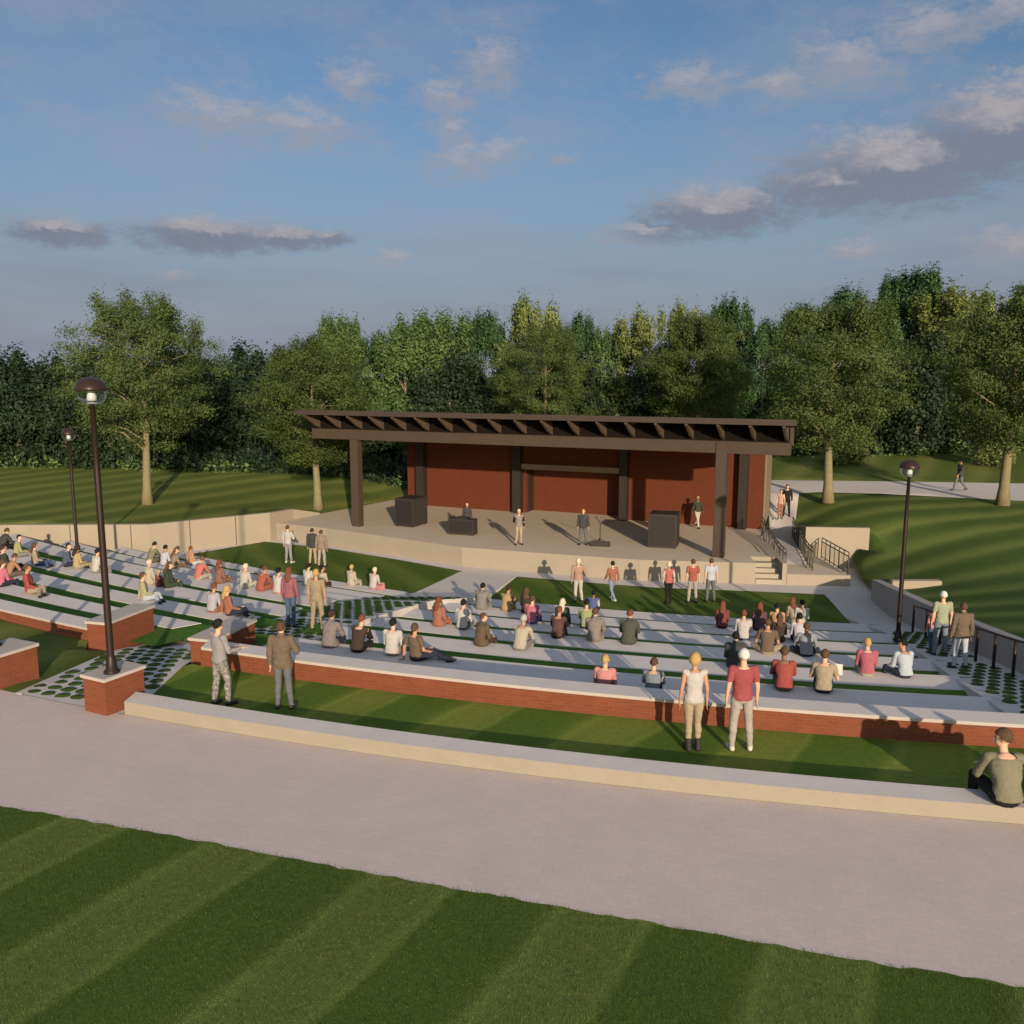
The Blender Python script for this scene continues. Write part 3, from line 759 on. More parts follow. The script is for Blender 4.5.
# roof: sloped slab with fascia
m = MB()
s0, s1, t0, t1 = -2.95, 22.4, -1.15, 10.4
s2 = 21.0       # the right eave runs in slightly towards the back
P = lambda s, t, z: MA @ Vector((s, t, z))
for a, b, c, d in (((s0, t0, top(t0) + .10), (s1, t0, top(t0) + .10), (s2, t1, top(t1) + .10), (s0, t1, top(t1) + .10)),):
    m.face([P(*a), P(*b), P(*c), P(*d)])
m.face([P(s0, t1, top(t1) + .1), P(s2, t1, top(t1) + .1), P(s2, t1, top(t1) - .1), P(s0, t1, top(t1) - .1)][::-1])
for s_, sb, o_ in ((s0, s0, -1), (s1, s2, 1)):
    m.face([P(s_, t0, top(t0)), P(sb, t1, top(t1)), P(sb, t1, top(t1) + .1), P(s_, t0, top(t0) + .1)][::-o_])
rf = m.build('roof', M_ROOF, bd)
m = MB(); m.face([P(s0, t0, top(t0)), P(s0, t1, top(t1)), P(s2, t1, top(t1)), P(s1, t0, top(t0))]); m.build('soffit', M_SOFFIT_SHADE, rf)
bx('fascia', s0 - .02, s1 + .02, t0 - .06, t0 - .002, top(t0) - .05, top(t0) + .20, M_ROOF, parent=rf)
nr = 19
for i in range(nr):
    s_ = -2.45 + i * (24.35 / (nr - 1)); te = min(9.6, (22.3 - s_) / 1.4 * 11.55 - 1.3)
    m = MB(); hw = .055
    pr_ = [(t0 + .05, top(t0) - .004, top(t0) - .14), (-.2, top(-.2) - .004, 3.84), (.19, top(.19) - .004, 3.68), (te, top(te) - .004, 3.37)]
    for (ta, za, zb_), (tb, zc, zd) in zip(pr_, pr_[1:]):
        for sg in (-1, 1):
            q = [P(s_ + sg * hw, ta, zb_), P(s_ + sg * hw, tb, zd), P(s_ + sg * hw, tb, zc), P(s_ + sg * hw, ta, za)]
            m.face(q if sg > 0 else q[::-1])
        m.face([P(s_ - hw, ta, zb_), P(s_ - hw, tb, zd), P(s_ + hw, tb, zd), P(s_ + hw, ta, zb_)])
    a = pr_[0]; m.face([P(s_ - hw, a[0], a[2]), P(s_ + hw, a[0], a[2]), P(s_ + hw, a[0], a[1]), P(s_ - hw, a[0], a[1])])
    m.build('rafter', M_RAFTER, bd)

# ------------------------------------------------------------------ things on the stage
def cabinet(name, x, y, rz, w_, d_, h_, label, cat):
    r = empty(name, (x, y, -1.5), rz, label=label, cat=cat)
    M = Matrix.Translation((x, y, -1.5)) @ Matrix.Rotation(rz, 4, 'Z')
    MB().box(-w_ / 2, w_ / 2, -d_ / 2, d_ / 2, .03, h_, M, bev=.025).build('body', M_BOX, r)
    g = MB()
    g.box(-w_ / 2 + .07, w_ / 2 - .07, -d_ / 2 - .012, -d_ / 2 + .01, .12, h_ - .08, M, bev=.004)
    g.build('front_grille', M_BOXTRIM, r)
    f = MB()
    for sx in (-1, 1):
        for sy in (-1, 1): f.box(sx * (w_ / 2 - .12) - .05, sx * (w_ / 2 - .12) + .05, sy * (d_ / 2 - .12) - .05, sy * (d_ / 2 - .12) + .05, 0, .035, M)
    f.build('feet', M_BOXTRIM, r)
    return r, M
cabinet('speaker_cabinet', -5.42, 46.6, R(-27), 1.15, 1.45, 1.52, 'large dark speaker cabinet left of the desk on the stage', 'speaker')
cabinet('speaker_cabinet', 7.18, 40.75, R(-17), 1.32, 1.3, 1.6, 'large dark speaker cabinet near the right roof post', 'speaker')
r, M = cabinet('performer_desk', -2.5, 43.8, R(-20), 1.40, .6, .82, 'low dark desk with a mixer at the left of the stage', 'desk')
mx = empty('mixing_console', tuple(M @ Vector((0, 0, .82))), R(-20), label='small black mixing console on the dark desk', cat='mixer')
MB().box(-.32, .32, -.2, .2, .82, .90, M, bev=.01).build('case', M_BOXTRIM, mx)
k = MB()
for i in range(8):
    k.box(-.26 + .07 * i, -.235 + .07 * i, -.12, -.08, .90, .915, M)
k.build('faders', M_RAIL, mx)
ms = empty('microphone_stand', (4.25, 41.6, -1.5), label='black microphone stand beside the dark performer on the stage', cat='microphone stand')
MB().tube([(4.25, 41.6, -1.45), (4.25, 41.6, -.55), (4.05, 41.3, -.25)], .02, 6).build('pole', M_BOXTRIM, ms)
for a in (0, 120, 240):
    MB().tube([(4.25, 41.6, -1.3), (4.25 + .3 * math.cos(R(a)), 41.6 + .3 * math.sin(R(a)), -1.49)], .016, 6).build('leg', M_BOXTRIM, ms)
MB().tube([(4.05, 41.3, -.25), (3.99, 41.2, -.18)], [.03, .04], 8).build('microphone', M_RAIL, ms)
mo = empty('stage_monitor', (4.2, 40.75, -1.5), R(-12), label='low black wedge monitor lying on the stage floor', cat='stage monitor')
Mm = Matrix.Translation((4.2, 40.75, -1.5)) @ Matrix.Rotation(R(-12), 4, 'Z')
mm = MB()
for sx in (-.45, .45):
    q = [Mm @ Vector((sx, -.2, 0)), Mm @ Vector((sx, .2, 0)), Mm @ Vector((sx, .12, .12)), Mm @ Vector((sx, -.18, .28))]
    mm.face(q if sx > 0 else q[::-1])
for a, b in (((-.2, 0), (-.18, .28)), ((-.18, .28), (.12, .12)), ((.12, .12), (.2, 0))):
    mm.face([Mm @ Vector((-.45, a[0], a[1])), Mm @ Vector((.45, a[0], a[1])), Mm @ Vector((.45, b[0], b[1])), Mm @ Vector((-.45, b[0], b[1]))])
mm.build('body', M_BOXTRIM, mo)

# ------------------------------------------------------------------ lamps
def street_lamp(x, y, z, label, h=5.6):
    r = empty('street_lamp', (x, y, z), label=label, cat='street lamp', group='bronze globe lamps')
    c = (x, y, z)
    MB().lathe([(.001, 0), (.15, 0), (.15, .04), (.11, .07), (.085, .30), (.07, .34)], c, 16).build('base', M_POLE, r)
    MB().lathe([(.068, .30), (.060, h - 1.8), (.048, h - .52), (.085, h - .50), (.10, h - .44), (.001, h - .44)], c, 14).build('pole', M_POLE, r)
    cz = h - .27
    prof = [(.28 * math.cos(R(a)) + .012, cz + .28 * math.sin(R(a)) * .95) for a in range(4, 89, 7)] + [(.001, cz + .27)]
    MB().lathe([(.27, cz + .012)] + prof + [], c, 22).build('dome', M_DOME, r)
    MB().lathe([(.06, h - .52)] + [(.28 * math.cos(R(a)), cz + .26 * math.sin(R(a))) for a in range(-78, 3, 8)], c, 22).build('globe', M_GLASS, r)
    MB().lathe([(.001, h - .50), (.095, h - .50), (.085, h - .36), (.06, cz + .0), (.05, cz + .06), (.001, cz + .06)], c, 16).build('refractor', M_WHITE, r)
    return r
street_lamp(-7.83, 16.45, .75, 'tallest looking globe lamp, standing on the square brick pier', 5.72)
street_lamp(-18.25, 36.1, -1.25, 'smaller looking globe lamp far left by the long retaining wall', 5.6)
street_lamp(11.9, 26.1, -1.6, 'globe lamp at the right end of the seating tiers', 5.6)
street_lamp(-11.12, 18.15, .75, 'globe lamp on the brick pier at the left edge, only its foot in view', 5.72)

# ------------------------------------------------------------------ trees
def leaf_mat(name, dark, light, trans=.3):
    def f(t, b):
        at = t.new('ShaderNodeAttribute', attribute_name='tint', attribute_type='GEOMETRY').outputs['Fac']
        oi = t.new('ShaderNodeObjectInfo').outputs['Random']
        c = t.mix(at, dark, light)
        v = t.math('ADD', .85, t.math('MULTIPLY', oi, .3))
        vv = t.new('ShaderNodeCombineXYZ', ins={0: v, 1: v, 2: t.math('MULTIPLY', v, v)}).outputs[0]
        c = t.mix(1, c, vv, 'MULTIPLY')
        t.l.new(c, b.inputs['Base Color']); b.inputs['Roughness'].default_value = .65
        tr = t.new('ShaderNodeBsdfTranslucent', ins={0: c})
        out = [n for n in t.n if n.type == 'OUTPUT_MATERIAL'][0]
        mx = t.new('ShaderNodeMixShader', ins={0: trans, 1: b.outputs[0], 2: tr.outputs[0]})
        t.l.new(mx.outputs[0], out.inputs[0])
    return mat(name, f)
L_PARK = leaf_mat('leaves_park', (.028, .054, .013), (.105, .148, .035))
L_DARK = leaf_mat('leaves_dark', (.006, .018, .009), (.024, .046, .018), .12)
L_MID = leaf_mat('leaves_mid', (.036, .080, .020), (.135, .205, .062))
L_BLUE = leaf_mat('leaves_deep_green', (.020, .058, .022), (.075, .150, .054))
L_YEL = leaf_mat('leaves_yellow_green', (.060, .100, .022), (.25, .29, .10))

def crown_mesh(name, seed, cx, rx, ry, z0, z1, ncl, nleaf, size, clr, flat=.5, egg=.0, top_bumps=0, mtl=None, shell=.45, horiz=.4):
    """many small leaf faces in clumps through the crown's volume"""
    rg = np.random.default_rng(seed)
    zc, rz = (z0 + z1) / 2, (z1 - z0) / 2
    cl = []; thin = []
    while len(cl) < ncl:
        v = rg.normal(size=3); v /= np.linalg.norm(v)
        r = shell + (1 - shell) * rg.random() ** .6
        p = v * r
        wob = 1 + .22 * mnoise.noise(Vector((v[0] * 1.7 + seed, v[1] * 1.7, v[2] * 1.7))) * 2
        wide = 1 - egg * p[2]
        cl.append((cx[0] + p[0] * rx * wob * wide, cx[1] + p[1] * ry * wob * wide, zc + p[2] * rz * (1 + .10 * wob)))
    for i in range(top_bumps):
        a = rg.uniform(0, 6.28); q = rg.uniform(.05, .80)
        h = z1 - .9 * q * q + rg.uniform(-.10, .17) * rz
        x, y = cx[0] + math.cos(a) * rx * q, cx[1] + math.sin(a) * ry * q
        for j in range(5): cl.append((x + rg.normal() * .14, y + rg.normal() * .14, h - j * clr * .6)); thin.append(len(cl) - 1)
    cl = np.array(cl)
    per = nleaf // len(cl)
    N = per * len(cl)
    C = np.repeat(cl, per, axis=0)
    spread = rg.normal(size=(N, 3)) * np.array([clr, clr, clr * flat]) * .62
    if thin: spread[np.isin(np.repeat(np.arange(len(cl)), per), thin)] *= np.array([.55, .55, 1.25])
    P = C + spread
    tint = np.clip(np.repeat(rg.random(len(cl)), per) * .6 + rg.random(N) * .45 - .02, 0, 1)
    outw = spread / clr; cen = (P - np.array([cx[0], cx[1], zc])) / np.array([rx, ry, rz])
    nrm = rg.normal(size=(N, 3)) * .75 + outw * 1.0 + cen * .55; nrm[:, 2] += horiz * .5
    nrm /= np.linalg.norm(nrm, axis=1)[:, None]
    a = np.cross(nrm, rg.normal(size=(N, 3))); a /= np.linalg.norm(a, axis=1)[:, None]
    b = np.cross(nrm, a)
    s = size * rg.uniform(.6, 1.35, N)[:, None]
    L, W = a * s, b * s * .52
    V = np.empty((N, 4, 3)); V[:, 0] = P - L; V[:, 1] = P + W * 1.0 + nrm * s * .12; V[:, 2] = P + L; V[:, 3] = P - W
    me = bpy.data.meshes.new(name)
    me.vertices.add(N * 4); me.vertices.foreach_set('co', V.reshape(-1))
    me.loops.add(N * 4); me.loops.foreach_set('vertex_index', np.arange(N * 4))
    me.polygons.add(N); me.polygons.foreach_set('loop_start', np.arange(N) * 4); me.polygons.foreach_set('loop_total', np.full(N, 4))
    at = me.attributes.new('tint', 'FLOAT', 'FACE'); at.data.foreach_set('value', tint.astype(np.float32))
    me.materials.append(mtl); me.update(); me.validate()
    return me, cl

def trunk_mesh(name, seed, zb, ztop, r0, cl, nl, mtl, lean=.02, fork=None):
    rg = random.Random(seed); m = MB()
    pts = []; n = 9
    for i in range(n + 1):
        f = i / n
        pts.append(Vector((lean * ztop * f + .08 * math.sin(f * 5 + seed), .06 * math.sin(f * 4 + 1.3 * seed), f * ztop)))
    rad = [r0 * (1.35 if i == 0 else 1) * (1 - .80 * (i / n)) for i in range(n + 1)]
    m.tube(pts, rad, 9)
    idx = rg.sample(range(len(cl)), min(nl, len(cl)))
    for j in idx:
        c = Vector(cl[j]); f = min(.95, max(zb / ztop, (c.z - rg.uniform(.8, 2.2)) / ztop)); f = max(f, .34)
        i = int(f * n); a = pts[i].lerp(pts[min(n, i + 1)], f * n - i)
        mid = a.lerp(c, .5) + Vector((rg.uniform(-.2, .2), rg.uniform(-.2, .2), rg.uniform(.1, .5)))
        rr = r0 * (1 - .8 * f) * .48
        m.tube([a, mid, c], [rr, rr * .6, rr * .22], 5, cap=False)
    return m.mesh(name, mtl)

def place_tree(name, trunk, crown, x, y, z, s=1.0, rz=0.0, sz=None, label='', group=None, cat='tree', mt=None):
    r = empty(name, (x, y, z), rz, label=label, cat=cat, group=group)
    r.scale = (s, s, sz or s)
    link('trunk', trunk, r)
    c = link('crown', crown, r)
    if mt:
        c.material_slots[0].link = 'OBJECT'; c.material_slots[0].material = mt
    return r

# park trees in front of the wood: two shapes, used seven times
PARK = []
for sd, rx, z0, z1 in ((11, 4.0, 3.4, 11.2), (23, 3.7, 3.0, 9.9), (37, 3.8, 3.0, 10.2)):
    cm, cl = crown_mesh('park_crown', sd, (0, 0), rx, rx * .95, z0, z1, 190, 66000, .064, .60, .55, -.10, 9, L_PARK, .40, .3)
    PARK.append((trunk_mesh('park_trunk', sd, 3, z1 * .82, .27, cl, 26, M_BARK, .008), cm))
place_tree('park_tree', *PARK[0], -20.6, 49.2, -.82, .98, .3, label='tall round tree with pale trunk on the left lawn behind the tall lamp', group='young trees around the stage lawns')
place_tree('park_tree', *PARK[1], -11.5, 51.1, -1.35, .95, 1.9, label='round tree with pale trunk just left of the stage roof', group='young trees around the stage lawns')
place_tree('park_tree', *PARK[2], 17.05, 47.0, -.35, 1.0, 2.2, label='round tree just right of the stage building, at the path fork', group='young trees around the stage lawns')
place_tree('park_tree', *PARK[1], 25.35, 44.7, -.15, 1.04, 4.0, label='round tree with pale trunk at the right edge beside the far path', group='young trees around the stage lawns')
place_tree('park_tree', *PARK[0], 2.3, 60.5, -.1, .84, 5.0, label='green round crown seen over the middle of the stage roof', group='young trees around the stage lawns')
place_tree('park_tree', *PARK[2], 12.6, 60.0, .3, .95, .6, label='green round crown seen over the right half of the stage roof', group='young trees around the stage lawns')

# woodland behind
WK = {}
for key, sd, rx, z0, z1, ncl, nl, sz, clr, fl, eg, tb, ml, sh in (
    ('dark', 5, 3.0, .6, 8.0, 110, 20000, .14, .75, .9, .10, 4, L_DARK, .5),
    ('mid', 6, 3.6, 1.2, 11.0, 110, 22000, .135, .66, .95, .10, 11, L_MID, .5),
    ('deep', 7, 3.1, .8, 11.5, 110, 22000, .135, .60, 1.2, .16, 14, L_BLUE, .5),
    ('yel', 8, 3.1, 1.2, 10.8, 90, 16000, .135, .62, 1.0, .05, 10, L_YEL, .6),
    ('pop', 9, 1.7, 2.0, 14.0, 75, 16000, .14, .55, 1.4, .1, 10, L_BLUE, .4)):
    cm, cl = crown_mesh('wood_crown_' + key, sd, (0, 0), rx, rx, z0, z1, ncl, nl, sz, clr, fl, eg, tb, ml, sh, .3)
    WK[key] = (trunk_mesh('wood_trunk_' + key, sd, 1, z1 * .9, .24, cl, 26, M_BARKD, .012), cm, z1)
NAMES = {'dark': 'woodland_tree', 'mid': 'woodland_tree', 'deep': 'woodland_tree', 'yel': 'woodland_tree', 'pop': 'poplar_tree'}
def wood(u, vtop, key, dist, label, wid=1.0, mt=None):
    """u, vtop: compass bearing and skyline height read off the photograph, dist in metres"""
    x = (u - 512) / 887 * dist
    ztop = 6.5 + dist * math.tan(math.atan((512 - vtop) / 876) - R(8.89))
    zb = ground_z(x, dist) - .15
    tr, cr, h = WK[key]
    s = (ztop - zb) / (h * 1.12)
    place_tree(NAMES[key], tr, cr, x, dist, zb, s * wid, rnd.uniform(0, 6.28), s, label=label, group='trees at the edge of the woodland', mt=mt)
for a in [
 (-28, 352, 'dark', 64, 'dark tree cut by the left edge of the picture'),
 (12, 350, 'dark', 65, 'dark tree leftmost wholly in view along the skyline', 1.05),
 (58, 356, 'dark', 66, 'dark low tree just left of the tall lamp head', 1.1),
 (104, 352, 'dark', 64, 'dark tree mostly behind the tall round park tree'),
 (152, 356, 'dark', 67, 'dark tree behind the trunk of the tall round park tree', 1.1),
 (206, 350, 'dark', 65, 'dark tree showing right of the tall round park tree', 1.1),
 (246, 344, 'dark', 67, 'dark bushy tree left of the second park tree'),
 (290, 348, 'mid', 66, 'grey green tree mostly behind the second park tree', .9),
 (342, 309, 'mid', 68, 'pale green slim tree rising above the second park tree', .72),
 (376, 336, 'deep', 70, 'dark narrow top between two pale green trees', .9),
 (404, 322, 'mid', 66, 'mid green tree with pale limbs left of the roof centre', .95),
 (436, 306, 'mid', 68, 'broad mid green tree with several rounded tops', 1.0),
 (486, 312, 'deep', 69, 'deep green tree left of the tall yellow green one', .85),
 (532, 296, 'yel', 68, 'yellow green tree tallest over the middle of the roof', .9),
 (578, 314, 'deep', 70, 'deep green pointed tree right of the tall yellow green one', .75),
 (612, 322, 'mid', 69, 'mid green tree with an open skyline over the roof', .8),
 (638, 309, 'yel', 67, 'yellow green tree behind the green crown over the roof', .75),
 (682, 302, 'yel', 70, 'pale yellow green treetop above the right green crown', .8),
 (728, 298, 'deep', 71, 'deep green twin topped tree over the right end of the roof', .85),
 (764, 320, 'deep', 67, 'deep green lower tree left of the path fork tree', .9),
 (800, 305, 'deep', 70, 'deep green tree with knobbly top behind the path fork tree', .9),
 (838, 288, 'deep', 69, 'tall deep green tree right behind the path fork tree', .95),
 (872, 302, 'mid', 66, 'mid green tree left of the tall poplar', .8),
 (886, 272, 'pop', 72, 'tall deep green poplar, left one of three columns'),
 (906, 266, 'pop', 73, 'tall deep green poplar, middle one of three columns'),
 (924, 264, 'pop', 71, 'tallest deep green poplar, right one of three columns', .9),
 (946, 284, 'yel', 68, 'large yellow green tree right of the poplars', 1.0),
 (978, 290, 'yel', 71, 'yellow green treetop between the large one and the right edge', .8),
 (1016, 296, 'deep', 70, 'deep green tree at the right edge of the skyline', 1.0),
 (1052, 300, 'dark', 66, 'dark tree cut by the right edge of the picture', 1.1),
 (716, 330, 'mid', 64, 'mid green low tree over the right part of the roof', .8),
 (920, 335, 'dark', 64, 'dark tree in front of the poplar columns', 1.0),
 (985, 350, 'dark', 65, 'dark low tree left of the right park tree', 1.1),
 (560, 345, 'dark', 66, 'dark low tree between the two crowns over the roof', 1.1),
 (450, 352, 'dark', 65, 'dark low tree over the left half of the roof', 1.1),
 (330, 360, 'dark', 67, 'dark low tree behind the left end of the roof', 1.1),
 (660, 350, 'dark', 66, 'dark low tree behind the right green crown over the roof', 1.0),
 (870, 360, 'dark', 66, 'dark low tree between the path fork tree and the lamp head', 1.1)]:
    wood(*a)

# undergrowth along the foot of the wood, one uncountable mass, and the depth of the wood behind it
def mass(name, seed, items, size, per, mtl, label):
    rg = np.random.default_rng(seed); out = []
    tin = []
    for (x, y, z, rx, ry, rz) in items:
        n = int(per * rx * rz)
        v = rg.normal(size=(n, 3)); v /= np.linalg.norm(v, axis=1)[:, None]
        r = .55 + .5 * rg.random(n)[:, None] ** .7
        p = v * r * np.array([rx, ry, rz]) + np.array([x, y, z + rz * .55])
        p[:, 2] = np.maximum(p[:, 2], z + .02)
        out.append(p); tin.append(np.clip(rg.random() * .5 + rg.random(n) * .6, 0, 1))
    P = np.concatenate(out); T = np.concatenate(tin); N = len(P)
    nrm = rg.normal(size=(N, 3)); nrm /= np.linalg.norm(nrm, axis=1)[:, None]
    a = np.cross(nrm, rg.normal(size=(N, 3))); a /= np.linalg.norm(a, axis=1)[:, None]; b = np.cross(nrm, a)
    s = size * rg.uniform(.6, 1.4, N)[:, None]
    V = np.empty((N, 4, 3)); V[:, 0] = P - a * s; V[:, 1] = P + b * s * .55; V[:, 2] = P + a * s; V[:, 3] = P - b * s * .55
    me = bpy.data.meshes.new(name)
    me.vertices.add(N * 4); me.vertices.foreach_set('co', V.reshape(-1))
    me.loops.add(N * 4); me.loops.foreach_set('vertex_index', np.arange(N * 4))
    me.polygons.add(N); me.polygons.foreach_set('loop_start', np.arange(N) * 4); me.polygons.foreach_set('loop_total', np.full(N, 4))
    me.attributes.new('tint', 'FLOAT', 'FACE').data.foreach_set('value', T.astype(np.float32))
    me.materials.append(mtl); me.update()
    link(name, me, kind='stuff', label=label)
rg = random.Random(12)
it = []
x = -62
while x < 62:
    y = 60.0 + .012 * (x + 5) ** 2 * .35 + rg.uniform(-.6, .8) if x < 8 else 62 + (x - 8) * .12 + rg.uniform(-.6, .6)
    it.append((x, y, ground_z(x, y) - .1, rg.uniform(1.2, 2.1), 1.2, rg.uniform(.8, 1.5))); x += rg.uniform(1.0, 1.7)
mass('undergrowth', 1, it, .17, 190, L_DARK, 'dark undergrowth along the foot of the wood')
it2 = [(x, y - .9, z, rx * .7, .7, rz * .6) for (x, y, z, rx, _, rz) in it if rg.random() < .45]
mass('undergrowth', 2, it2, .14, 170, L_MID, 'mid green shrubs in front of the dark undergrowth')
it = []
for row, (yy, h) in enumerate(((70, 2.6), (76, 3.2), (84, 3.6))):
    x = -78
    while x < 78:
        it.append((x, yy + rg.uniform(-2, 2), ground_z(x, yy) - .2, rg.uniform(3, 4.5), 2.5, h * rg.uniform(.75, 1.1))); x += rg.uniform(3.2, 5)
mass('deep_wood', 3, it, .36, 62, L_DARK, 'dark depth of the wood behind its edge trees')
def shrub(x, y, w_, h, seed, label):
    z = ground_z(x, y) - .05
    cm, cl = crown_mesh('shrub_crown', seed, (0, 0), w_, w_ * .8, .1, h, 34, 2600, .11, .34, .8, 0, 0, L_YEL, .3, .2)
    place_tree('shrub', trunk_mesh('shrub_stem', seed, .2, h * .5, .05, cl, 8, M_BARKD), cm, x, y, z, 1, 0, label=label, cat='shrub')
shrub(22.6, 59.5, 1.5, 1.9, 41, 'yellow green shrub at the wood edge behind the path fork')
shrub(32.6, 58.5, 1.7, 2.2, 42, 'yellow green shrub at the wood edge near the right park tree')

# ------------------------------------------------------------------ people
CLOTH = {'white': (.44, .42, .40), 'offwhite': (.42, .40, .35), 'cream': (.40, .35, .26), 'mauvegrey': (.20, .165, .175), 'navy': (.022, .030, .060), 'black': (.016, .016, .018),
 'darkbrown': (.055, .036, .028), 'brown': (.14, .095, .062), 'umber': (.12, .080, .045), 'khaki': (.34, .27, .16), 'pink': (.58, .19, .20), 'bluegrey': (.17, .21, .27), 'red': (.34, .045, .035),
 'olive': (.12, .12, .07), 'tan': (.34, .265, .17), 'grey': (.20, .19, .185), 'charcoal': (.055, .055, .058), 'magenta': (.42, .08, .13), 'paleblue': (.38, .45, .54), 'rust': (.33, .11, .06),
 'slate': (.11, .125, .14), 'maroonbrown': (.11, .045, .038), 'taupe': (.22, .185, .165), 'darkolive': (.072, .082, .062), 'greyblue': (.24, .26, .30), 'hotpink': (.50, .10, .19), 'blue': (.06, .10, .28),
 'lime': (.26, .33, .12), 'jeans': (.055, .10, .19), 'jeansblue': (.17, .25, .36), 'lavender': (.44, .42, .50), 'ochre': (.40, .26, .09), 'maroon': (.19, .04, .04), 'plum': (.12, .055, .09),
 'orange': (.48, .24, .09), 'palegreen': (.42, .47, .38), 'khakigreen': (.33, .32, .17), 'lavendergrey': (.36, .34, .40), 'darkgreen': (.035, .055, .035), 'ochreyellow': (.42, .30, .10), 'navywhite': (.07, .09, .17),
 'yellowgreen': (.30, .32, .10), 'rustorange': (.38, .17, .08), 'coral': (.52, .12, .10), 'rustbrown': (.24, .10, .06), 'orangered': (.36, .075, .04), 'oliveshirt': (.19, .185, .105), 'tanbrown': (.26, .185, .13),
 'lightgrey': (.25, .245, .26), 'brownjacket': (.145, .105, .065), 'crimson': (.33, .045, .055), 'greige': (.34, .30, .26), 'greenshirt': (.29, .33, .20), 'lightblue': (.40, .46, .55), 'sand': (.30, .23, .13),
 'wheat': (.36, .29, .16), 'tanred': (.40, .22, .15), 'redtop': (.48, .09, .09), 'greyvest': (.22, .20, .19), 'peach': (.48, .27, .18), 'whiteblack': (.14, .14, .14)}
HAIRC = {'black': (.012, .011, .011), 'darkbrown': (.035, .022, .016), 'brown': (.075, .045, .028), 'auburn': (.13, .05, .028), 'blond': (.36, .24, .10), 'platinum': (.48, .42, .31), 'grey': (.30, .29, .28), 'whitecap': (.50, .48, .45)}
def cloth(name):
    if name == 'camo':
        def f(t, b):
            p = t.new('ShaderNodeTexCoord').outputs['Object']
            n = t.ramp(t.noise(p, 14, 3, .6), (.45, .62, 0, 1)); n2 = t.ramp(t.noise(p, 23, 2, .5), (.55, .6, 0, 1))
            t.l.new(t.mix(n2, t.mix(n, (.15, .145, .14), (.25, .245, .23)), (.085, .085, .08)), b.inputs['Base Color'])
        return mat('cloth_patterned_grey', f, rough=.9)
    if name == 'plaid':
        def f(t, b):
            p = t.new('ShaderNodeTexCoord').outputs['Object']
            ck = t.new('ShaderNodeTexChecker', ins={'Vector': p, 'Color1': (.25, .05, .06, 1), 'Color2': (.15, .10, .13, 1), 'Scale': 22.0})
            t.l.new(ck.outputs[0], b.inputs['Base Color'])
        return mat('cloth_plaid', f, rough=.9)
    c = CLOTH[name]; g_ = .3 * c[0] + .5 * c[1] + .2 * c[2]
    c = tuple((x * .74 + g_ * .26) * .80 for x in c)          # washed cottons rather than pure dye
    def f(t, b):
        p = t.new('ShaderNodeTexCoord').outputs['Object']
        v = t.math('ADD', .72, t.math('ADD', t.math('MULTIPLY', t.noise(p, 7, 4, .6), .36), t.math('MULTIPLY', t.noise(p, 60, 2, .6), .2)))
        vv = t.new('ShaderNodeCombineXYZ', ins={0: v, 1: v, 2: v}).outputs[0]
        t.l.new(t.mix(1, c, vv, 'MULTIPLY'), b.inputs['Base Color'])
    return mat('cloth_' + name, f, rough=.9, spec=.15)
def hairm(name): return mat('hair_' + name, noisy(HAIRC[name], .3, 30, .5, 120), rough=.75, spec=.12)
SKINS = [mat('skin_light', noisy((.50, .31, .21), .06, 8), rough=.6), mat('skin_tan', noisy((.36, .20, .125), .06, 8), rough=.6), mat('skin_deep', noisy((.20, .105, .065), .06, 8), rough=.6)]
M_SHOE = mat('shoe_dark', color=(.025, .02, .018), rough=.6); M_SHOEL = mat('shoe_light', color=(.45, .42, .38), rough=.6); M_EYE = mat('eye_dark', color=(.02, .015, .012), rough=.3)

